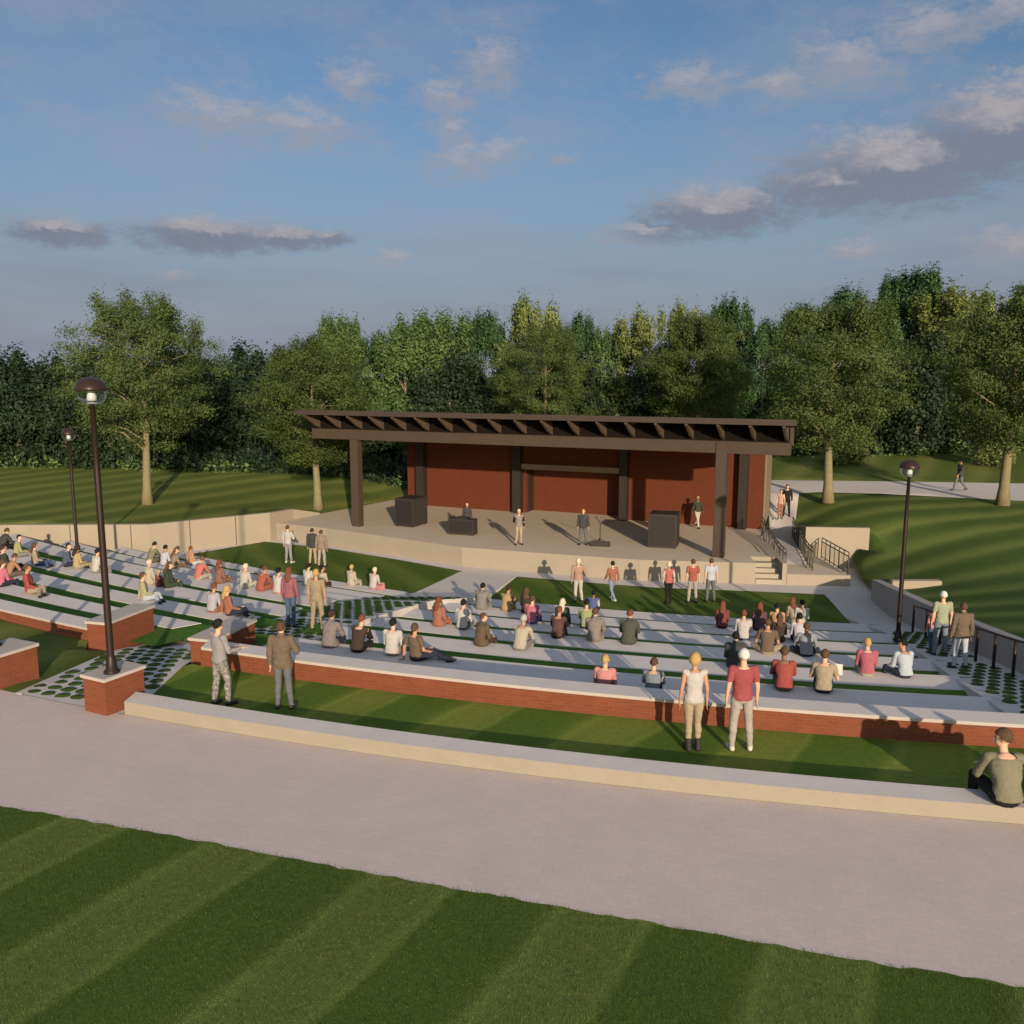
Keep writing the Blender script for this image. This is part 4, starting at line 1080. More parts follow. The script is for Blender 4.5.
def V(*a): return Vector(a)
def pose(name):
    P = {}
    sit = name in ('lean', 'hands', 'longhair', 'jacketsit', 'turnsit', 'cross', 'sprawl', 'readsit', 'lookleft', 'curbsit')
    P['female'] = name in ('slim', 'longhair', 'turnsit')
    if not sit:
        P['spine'] = [V(0, 0, .86), V(0, -.005, .95), V(0, .0, 1.09), V(0, .005, 1.30), V(0, -.02, 1.475)]
        P['head'] = V(0, .015, 1.645); P['look'] = V(0, 1, -.05)
        w_ = .165 if P['female'] else .185
        P['sh'] = [V(-w_, -.01, 1.425), V(w_, -.01, 1.425)]
        P['el'] = [V(-w_ - .055, -.03, 1.13), V(w_ + .055, -.03, 1.13)]
        P['wr'] = [V(-w_ - .07, .03, .885), V(w_ + .07, .03, .885)]
        P['hd'] = [V(-.0, .10, -1), V(0, .10, -1)]
        h = .088
        P['hip'] = [V(-h, 0, .91), V(h, 0, .91)]
        P['kn'] = [V(-h - .015, .015, .50), V(h + .015, .015, .50)]
        P['an'] = [V(-h - .03, -.03, .085), V(h + .03, -.03, .085)]
        P['toe'] = [V(-.2, 1, 0), V(.2, 1, 0)]
        if name == 'slim':
            P['kn'] = [V(-.075, .015, .50), V(.085, .03, .50)]; P['an'] = [V(-.075, -.03, .085), V(.10, -.01, .085)]
        if name == 'stand':
            P['an'] = [V(-.155, -.03, .085), V(.155, -.03, .085)]; P['kn'] = [V(-.125, .015, .5), V(.125, .015, .5)]
        if name == 'bentarm':
            P['el'][1] = V(w_ + .10, .02, 1.16); P['wr'][1] = V(w_ + .03, .24, 1.19); P['hd'][1] = V(-.5, .8, .1)
            P['an'][1] = V(.16, -.02, .085)
        if name == 'talk':
            P['el'] = [V(-w_ - .04, .07, 1.14), V(w_ + .05, .06, 1.14)]
            P['wr'] = [V(-.10, .30, 1.10), V(w_ + .05, .33, 1.14)]; P['hd'] = [V(.4, 1, 0), V(.1, 1, .1)]
            P['an'] = [V(-.11, -.10, .085), V(.13, .06, .085)]; P['kn'] = [V(-.11, -.02, .5), V(.12, .08, .5)]
        if name == 'walk':
            P['an'] = [V(-.09, -.38, .16), V(.09, .28, .10)]; P['kn'] = [V(-.09, -.06, .49), V(.09, .20, .51)]
            P['el'] = [V(-w_ - .04, .07, 1.14), V(w_ + .04, -.12, 1.15)]; P['wr'] = [V(-w_ - .03, .26, .96), V(w_ + .05, -.12, .90)]
    else:
        lean = {'lean': .20, 'hands': .09, 'longhair': .05, 'jacketsit': .12, 'turnsit': .10, 'cross': .13, 'sprawl': -.04, 'readsit': .12, 'lookleft': .14, 'curbsit': .17}[name]
        k = lean / .2
        P['spine'] = [V(0, .03, .035), V(0, 0, .115), V(0, .2 * lean, .25), V(0, .60 * lean, .455 - .02 * k), V(0, 1.05 * lean - .01, .63 - .04 * k)]
        nk = P['spine'][-1]
        P['head'] = nk + V(0, .045 + .12 * max(0, lean), .165); P['look'] = V(0, 1, -.25 * k)
        if name in ('turnsit',): P['look'] = V(.8, .8, 0)
        if name == 'curbsit': P['look'] = V(-.9, .45, -.15)
        if name == 'lookleft': P['look'] = V(-.95, .35, -.15)
        w_ = .155 if P['female'] else .175
        s0 = nk + V(0, 0, -.055)
        P['sh'] = [s0 + V(-w_, 0, 0), s0 + V(w_, 0, 0)]
        P['hip'] = [V(-.09, .03, .105), V(.09, .03, .105)]
        P['kn'] = [V(-.13, .45, .145), V(.13, .45, .145)]
        P['an'] = [V(-.13, .50, -.27), V(.13, .50, -.27)]
        P['toe'] = [V(-.2, 1, 0), V(.2, 1, 0)]
        P['hd'] = [V(.3, 1, -.2), V(-.3, 1, -.2)]
        y = s0.y
        P['el'] = [s0 + V(-w_ - .04, .05, -.29), s0 + V(w_ + .04, .05, -.29)]
        P['wr'] = [V(-.15, .31, .235), V(.15, .31, .235)]
        if name == 'curbsit':
            P['kn'] = [V(-.20, .43, .20), V(.14, .44, .20)]; P['an'] = [V(-.17, .54, -.165), V(.12, .56, -.165)]
            P['el'] = [s0 + V(-w_ - .06, .13, -.27), s0 + V(w_ + .05, .12, -.27)]; P['wr'] = [V(-.16, .42, .32), V(.02, .44, .32)]
        if name in ('lean', 'jacketsit'):
            P['el'] = [s0 + V(-w_ - .045, .14, -.26), s0 + V(w_ + .045, .14, -.26)]; P['wr'] = [V(-.06, .44, .30), V(.06, .44, .28)]
        if name == 'readsit':
            P['el'] = [s0 + V(-w_ - .08, .08, -.27), s0 + V(w_ + .10, .06, -.27)]; P['wr'] = [V(-.05, .34, .34), V(.26, .30, .33)]
        if name == 'cross':
            P['kn'] = [V(-.33, .30, .13), V(.33, .30, .13)]; P['an'] = [V(.12, .36, .07), V(-.12, .42, .07)]; P['toe'] = [V(1, .3, 0), V(-1, .3, 0)]
            P['wr'] = [V(-.24, .26, .2), V(.24, .26, .2)]; P['el'] = [s0 + V(-w_ - .10, .05, -.27), s0 + V(w_ + .10, .05, -.27)]
        if name == 'sprawl':
            P['kn'] = [V(.16, .40, .22), V(.34, .30, .16)]; P['an'] = [V(.48, .44, .075), V(.72, .33, .075)]; P['toe'] = [V(1, .4, .2), V(1, .3, .4)]
            P['wr'] = [V(-.27, -.12, .05), V(.26, .22, .22)]; P['el'] = [s0 + V(-w_ - .09, -.05, -.27), s0 + V(w_ + .07, .05, -.28)]; P['hd'] = [V(-.5, -.5, -.2), V(.3, .6, 0)]
        if name == 'lookleft':
            P['kn'] = [V(-.30, .34, .18), V(.22, .38, .16)]; P['an'] = [V(-.30, .44, -.17), V(.20, .46, -.17)]
            P['wr'] = [V(-.30, .33, .20), V(-.02, .34, .22)]
    P['sit'] = sit
    return P

def frust(bm, a, b, ra, rb, n=14):
    """closed rounded capsule from a to b"""
    d = (b - a); L = d.length; d = d / L
    q = Vector((0, 0, 1)).rotation_difference(d).to_matrix()
    rings = []
    for i in range(5): t = math.pi / 2 * (i / 4) - math.pi / 2; rings.append((ra * math.cos(t), ra * math.sin(t)))
    for i in range(5): t = math.pi / 2 * (i / 4); rings.append((rb * math.cos(t), L + rb * math.sin(t)))
    rv = []
    for r_, z in rings:
        if r_ < 1e-4: rv.append([bm.verts.new(a + q @ Vector((0, 0, z)))])
        else: rv.append([bm.verts.new(a + q @ Vector((r_ * math.cos(2 * math.pi * k / n), r_ * math.sin(2 * math.pi * k / n), z))) for k in range(n)])
    stitch(bm, rv, n)
def stitch(bm, rv, n):
    for A, B in zip(rv, rv[1:]):
        for k in range(n):
            l = (k + 1) % n
            if len(A) == 1: bm.faces.new([A[0], B[l], B[k]])
            elif len(B) == 1: bm.faces.new([A[k], A[l], B[0]])
            else: bm.faces.new([A[k], A[l], B[l], B[k]])
def ellip(bm, c, r, Mq=None, n=14, m=9):
    rv = []
    for i in range(m + 1):
        t = math.pi * i / m - math.pi / 2
        if i in (0, m): ps = [V(0, 0, math.sin(t) * r[2])]
        else: ps = [V(math.cos(t) * math.cos(2 * math.pi * k / n) * r[0], math.cos(t) * math.sin(2 * math.pi * k / n) * r[1], math.sin(t) * r[2]) for k in range(n)]
        rv.append([bm.verts.new(c + (Mq @ p if Mq else p)) for p in ps])
    stitch(bm, rv, n)
def loft(bm, secs, n=22):
    """secs: (centre, halfwidth, halfdepth); rings tilt with the line of the centres, x stays across"""
    rv = []
    N = len(secs)
    for i, (c, w_, d_) in enumerate(secs):
        t = (secs[min(N - 1, i + 1)][0] - secs[max(0, i - 1)][0]).normalized()
        x = V(1, 0, 0); x = (x - t * x.dot(t)).normalized(); y = t.cross(x)
        rv.append([bm.verts.new(c + x * (w_ * math.copysign(abs(math.cos(2 * math.pi * k / n)) ** .85, math.cos(2 * math.pi * k / n))) + y * (d_ * math.sin(2 * math.pi * k / n))) for k in range(n)])
    bot = [bm.verts.new(secs[0][0])]; topv = [bm.verts.new(secs[-1][0])]
    stitch(bm, [bot] + rv + [topv], n)

def head_frame(P):
    f = P['look'].normalized(); x = f.cross(V(0, 0, 1)).normalized(); u = x.cross(f)
    return Matrix((x, f, u)).transposed()

def make_body(name):
    P = pose(name); fem = P['female']; bm = bmesh.new()
    s = P['spine']
    W = [(.135, .085), (.168 if not fem else .172, .115), (.140 if not fem else .122, .100), (.172 if not fem else .150, .118), (.062, .062)]
    secs = []
    for i in range(4):
        a, b = s[i], s[i + 1]
        for f in (0, .5):
            if i == 3 and f == .5: continue
            wa, wb = W[i], W[i + 1]
            secs.append((a.lerp(b, f), wa[0] + (wb[0] - wa[0]) * f, wa[1] + (wb[1] - wa[1]) * f))
    sw = .178 if not fem else .152
    secs += [(s[3].lerp(s[4], .45), sw, .105), (s[3].lerp(s[4], .72), sw * .80, .085), (s[3].lerp(s[4], .90), .09, .066), (s[4], .058, .058)]
    loft(bm, secs)
    hf = head_frame(P); H = P['head']
    frust(bm, s[4] - V(0, 0, .05), H - V(0, 0, .06), .056 if not fem else .048, .052 if not fem else .045)
    ellip(bm, H + hf @ V(0, -.012, .018), (.076, .096, .102), hf)
    ellip(bm, H + hf @ V(0, .032, -.045), (.054, .062, .070), hf)         # jaw
    ellip(bm, H + hf @ V(0, .093, -.012), (.012, .020, .026), hf, 8, 6)   # nose
    ellip(bm, H + hf @ V(0, .080, -.058), (.024, .016, .012), hf, 8, 6)   # lips
    for sx in (-1, 1): ellip(bm, H + hf @ V(sx * .078, -.008, -.008), (.010, .020, .032), hf, 8, 6)
    bones = [('torso', s[2], s[3], .135), ('torso', s[3], s[4] - V(0, 0, .03), .12), ('torso', s[1].lerp(s[2], .55), s[2], .125), ('pelvis', s[0], s[1].lerp(s[2], .35), .14),
             ('neck', s[4], H - V(0, 0, .09), .055), ('head', H - V(0, 0, .03), H + V(0, 0, .03), .10)]
    k = .90 if fem else 1
    for i, sx in ((0, -1), (1, 1)):
        sh, el_, wr = P['sh'][i], P['el'][i], P['wr'][i]
        frust(bm, s[3].lerp(s[4], .55) + V(sx * .07, 0, 0), sh, .062 * k, .056 * k)
        frust(bm, sh, el_, .054 * k, .040 * k); frust(bm, el_, wr, .040 * k, .027 * k)
        bones += [('torso', s[3].lerp(s[4], .55) + V(sx * .06, 0, 0), sh - V(sx * .02, 0, 0), .066), ('uarm', sh, el_, .048), ('farm', el_, wr, .034)]
        d = P['hd'][i].normalized(); side = V(0, 1, 0) if abs(d.z) > .7 else V(-sx, 0, 0).cross(V(0, 0, 0)) or V(1, 0, 0)
        across = (side - d * side.dot(d))
        across = across.normalized() if across.length > .1 else V(1, 0, 0)
        palm = wr + d * .055
        nrm_ = d.cross(across)
        q = Matrix((across, nrm_, d)).transposed()
        ellip(bm, palm, (.040 * k, .018, .056), q, 12, 7)
        for j, (o_, L) in enumerate(((-.036, .058), (-.012, .072), (.012, .076), (.036, .066))):
            b0 = palm + across * o_ * .86 + d * .035; b1 = b0 + across * o_ * .22 + d * L * .55 + nrm_ * .006 * sx; b2 = b1 + d * L * .5 + nrm_ * .016 * sx
            frust(bm, b0, b1, .0095, .009, 8); frust(bm, b1, b2, .009, .0075, 8)
        t0 = palm + across * .030 - d * .02; t1 = t0 + across * .035 + d * .028; t2 = t1 + across * .010 + d * .030
        frust(bm, t0, t1, .012, .0105, 8); frust(bm, t1, t2, .0105, .009, 8)
        bones += [('hand', wr + d * .03, wr + d * .14, .03)]
        hp, kn, an = P['hip'][i], P['kn'][i], P['an'][i]
        frust(bm, hp, kn, .088 if not fem else .090, .056 * k); frust(bm, kn, kn.lerp(an, .35) + V(0, -.012 if not P['sit'] else 0, 0), .055 * k, .056 * k); frust(bm, kn.lerp(an, .35), an, .054 * k, .038 * k)
        t = P['toe'][i].normalized()
        heel = an + V(0, 0, -.035) - t * .03; ball = an + V(0, 0, -.045) + t * .13
        frust(bm, heel, ball, .040, .036); frust(bm, an, heel, .04, .04); frust(bm, ball, ball + t * .05, .036, .028)
        bones += [('thigh', hp, kn, .075), ('shin', kn, an.lerp(kn, .42), .052), ('foot%d' % i, an - V(0, 0, .04), ball + t * .05, .038), ('foot%d' % i, an - V(0, 0, .01), heel, .04), ('low%d' % i, an.lerp(kn, .02), an.lerp(kn, .42), .047)]
    bmesh.ops.recalc_face_normals(bm, faces=bm.faces[:])
    me = bpy.data.meshes.new('tmp'); bm.to_mesh(me); bm.free()
    o = bpy.data.objects.new('tmp', me); COL.objects.link(o)
    rm_ = o.modifiers.new('r', 'REMESH'); rm_.mode = 'VOXEL'; rm_.voxel_size = .0095; rm_.use_smooth_shade = True
    sm_ = o.modifiers.new('s', 'SMOOTH'); sm_.iterations = 4; sm_.factor = .5
    dg = bpy.context.evaluated_depsgraph_get(); dg.update()
    out = bpy.data.meshes.new_from_object(o.evaluated_get(dg))
    bpy.data.objects.remove(o); bpy.data.meshes.remove(me)
    nv = len(out.vertices); co = np.empty(nv * 3); out.vertices.foreach_get('co', co); co = co.reshape(-1, 3)
    no = np.empty(nv * 3); out.vertices.foreach_get('normal', no); no = no.reshape(-1, 3)
    faces = np.array([list(p.vertices) for p in out.polygons if len(p.vertices) == 4])
    best = np.full(nv, 9.); reg = np.zeros(nv, dtype=object); reg[:] = 'torso'; tpar = np.zeros(nv)
    for nm, a, b, r_ in bones:
        A, B = np.array(a), np.array(b); d = B - A; L2 = max(1e-9, (d * d).sum())
        t = np.clip(((co - A) @ d) / L2, 0, 1)
        dist = np.linalg.norm(co - (A + t[:, None] * d), axis=1) - r_
        m_ = dist < best
        best[m_] = dist[m_]; reg[m_] = nm; tpar[m_] = t[m_]
    out.name = 'body_' + name
    return dict(P=P, mesh=out, co=co, no=no, faces=faces, reg=reg, t=tpar, hf=hf)

def shell(B, keep, disp, name, wrinkle=.009, smooth=2):
    """a garment: the faces of the body whose corners are kept, moved outward"""
    f = B['faces'][keep[B['faces']].all(axis=1)]
    used = np.unique(f); mp = -np.ones(len(B['co']), int); mp[used] = np.arange(len(used))
    p = B['co'][used]; n = B['no'][used]
    if hasattr(disp, '__len__'): disp = disp[used]
    wr = np.array([mnoise.noise(Vector(q * 11)) + .5 * mnoise.noise(Vector(q * 26)) for q in p]) * wrinkle
    p = p + n * (disp + wr)[:, None]
    me = bpy.data.meshes.new(name)
    me.from_pydata(p.tolist(), [], mp[f].tolist())
    me.polygons.foreach_set('use_smooth', [True] * len(f)); me.update()
    return me

BODIES = {}; GARM = {}
def garment(pn, kind):
    key = (pn, kind)
    if key in GARM: return GARM[key]
    B = BODIES[pn]; reg, co, t, P = B['reg'], B['co'], B['t'], B['P']
    isr = lambda *n: np.isin(reg, n)
    s = P['spine']
    if kind.startswith('shirt'):
        sl = kind.split('_')[1]
        up = s[1].lerp(s[2], .0) if P['sit'] else s[0].lerp(s[1], .5)
        keep = isr('torso') | (isr('pelvis') & (co[:, 2] > up.z - (.02 if P['sit'] else .0)))
        if P['sit']: keep &= ~((co[:, 1] > .16) & (co[:, 2] < .2))
        if sl in ('long', 'vestlong'): keep |= isr('uarm', 'farm') & ~(isr('farm') & (t > .96))
        if sl == 'short': keep |= isr('uarm') & (t < .72)
        keep &= ~isr('neck', 'head')
        hc = np.array(s[4]); keep &= ~((co[:, 2] > s[4].z - .035) & (np.abs(co[:, 0]) < .09))
        me = shell(B, keep, .015, 'shirt')
    elif kind == 'sleeves':
        me = shell(B, isr('uarm', 'farm') & (t < .97), .016, 'sleeves')
    elif kind == 'jacket':
        low = s[0].z - (.03 if P['sit'] else .02)
        keep = isr('torso', 'uarm') | (isr('farm') & (t < .96)) | (isr('pelvis', 'thigh') & (co[:, 2] > low) & ((co[:, 1] < .12) | (not P['sit'])))
        keep &= ~isr('neck', 'head')
        disp = np.where(co[:, 2] < s[1].z + .08, .034, .026)
        me = shell(B, keep, disp, 'jacket', .012)
    elif kind == 'dress':
        keep = isr('torso', 'uarm', 'farm', 'pelvis') | (isr('thigh') & (t < .85)); keep &= ~(isr('farm') & (t > .95))
        me = shell(B, keep, .022, 'dress', .014)
    elif kind == 'trousers':
        me = shell(B, isr('pelvis', 'thigh', 'shin', 'low0', 'low1') & (co[:, 2] < s[2].z), .011, 'trousers', .008)
    elif kind[:4] == 'shoe':
        me = shell(B, isr('foot' + kind[4]) | (isr('low' + kind[4]) & (t < .10)), .006, 'shoe', 0)
    elif kind[:4] == 'boot':
        me = shell(B, isr('foot' + kind[4], 'low' + kind[4]), .018, 'boot', .003)
    elif kind.startswith('hair') or kind == 'cap':
        H = np.array(P['head']); hf = np.array(B['hf']); loc = (co - H) @ hf
        if kind == 'cap':
            keep = isr('head') & (loc[:, 2] > .012 + .25 * loc[:, 1])
            me = shell(B, keep, .020, 'cap', .001)
            bm = bmesh.new(); bm.from_mesh(me)
            n = 10; vs = []
            for rr, zz in ((.0, .045), (1.0, .030)):
                vs.append([bm.verts.new(P['head'] + B['hf'] @ V(math.sin(a) * .075, .075 + (math.cos(a) * .085 if rr else .0), zz)) for a in [R(-80 + 160 * i / n) for i in range(n + 1)]])
            for i in range(n): bm.faces.new([vs[0][i], vs[0][i + 1], vs[1][i + 1], vs[1][i]])
            bm.to_mesh(me); bm.free()
        else:
            lowz = -.075 if kind == 'hair_short' else -.11
            keep = isr('head', 'neck') & (loc[:, 2] > np.where(loc[:, 1] > .02, .045 + 0 * loc[:, 1], lowz + (loc[:, 1] + .1) * .75)) & ~((loc[:, 1] > .055) & (loc[:, 2] < .06))
            me = shell(B, keep, .013 if kind == 'hair_short' else .024, 'hair', .010)
            if kind == 'hair_long':
                bm = bmesh.new(); bm.from_mesh(me)
                nk = s[4]; a0 = P['head'] + B['hf'] @ V(0, -.075, .0)
                end = s[3].lerp(s[4], .35) + V(0, -.135, 0)
                b2 = bmesh.new()
                loft(b2, [(a0 + V(0, 0, .05), .05, .03), (a0, .085, .05), (a0.lerp(end, .5) + V(0, -.02, 0), .095, .042), (end + V(0, 0, .05), .085, .032), (end, .045, .02)], 14)
                tm = bpy.data.meshes.new('t'); b2.to_mesh(tm); b2.free(); bm.from_mesh(tm); bpy.data.meshes.remove(tm)
                bm.to_mesh(me); bm.free(); me.polygons.foreach_set('use_smooth', [True] * len(me.polygons))
    me.materials.append(None) if len(me.materials) == 0 else None
    GARM[key] = me
    return me

def child(par, name, me, mt):
    o = link(name, me, par)
    o.material_slots[0].link = 'OBJECT'; o.material_slots[0].material = mt
    return o

def person(i, x, y, z, rz, pn, sc, shirt, trousers, hair, style, sleeve, label):
    if pn not in BODIES:
        BODIES[pn] = make_body(pn)
        me = BODIES[pn]['mesh']; me.materials.clear(); me.materials.append(None)
    B = BODIES[pn]
    b = link('person', B['mesh'])
    deep = shirt in ('darkgreen', 'navywhite', 'brownjacket')
    b.material_slots[0].link = 'OBJECT'; b.material_slots[0].material = SKINS[2 if (i * 7) % 13 == 3 else (1 if (i * 5) % 3 == 0 else 0)]
    b.location = (x, y, z); b.rotation_euler = (0, 0, R(rz)); b.scale = (sc, sc, sc)
    tag(b, label, 'person', 'people standing' if not B['P']['sit'] else 'people seated on the tiers')
    hm = hairm(hair)
    if style == 'cap': child(b, 'cap', garment(pn, 'cap'), hm)
    else: child(b, 'hair', garment(pn, 'hair_short' if style == 'short' else ('hair_long' if style == 'long' else 'hair_bob')), hm)
    jacket = pn == 'jacketsit' or shirt in ('brownjacket',) or (shirt in ('charcoal', 'umber', 'tanbrown', 'darkolive') and sleeve == 'long')
    if jacket: child(b, 'jacket', garment(pn, 'jacket'), cloth(shirt))
    elif shirt == trousers and B['P']['female'] and shirt not in ('charcoal',): child(b, 'dress', garment(pn, 'dress'), cloth(shirt))
    elif sleeve in ('vest', 'white'):
        child(b, 'vest', garment(pn, 'shirt_bare'), cloth(shirt)); child(b, 'sleeves', garment(pn, 'sleeves'), cloth('black' if sleeve == 'vest' else 'white'))
    else: child(b, 'shirt', garment(pn, 'shirt_' + sleeve), cloth(shirt))
    child(b, 'trousers', garment(pn, 'trousers'), cloth(trousers))
    for sd in '01':
        if 'boots' in label: child(b, 'boot', garment(pn, 'boot' + sd), M_SHOE)
        else: child(b, 'shoe', garment(pn, 'shoe' + sd), M_SHOEL if shirt in ('crimson', 'rust', 'white') else M_SHOE)
    if 'eye' not in GARM:
        GARM['eye'] = MB().lathe([(.0001, -.009), (.007, -.005), (.009, 0), (.007, .005), (.0001, .009)], (0, 0, 0), 8).mesh('eye', M_EYE)
    for sx in (-1, 1):
        e = link('eye', GARM['eye'], b); e.location = B['P']['head'] + B['hf'] @ V(sx * .030, .078, .012)
    return b
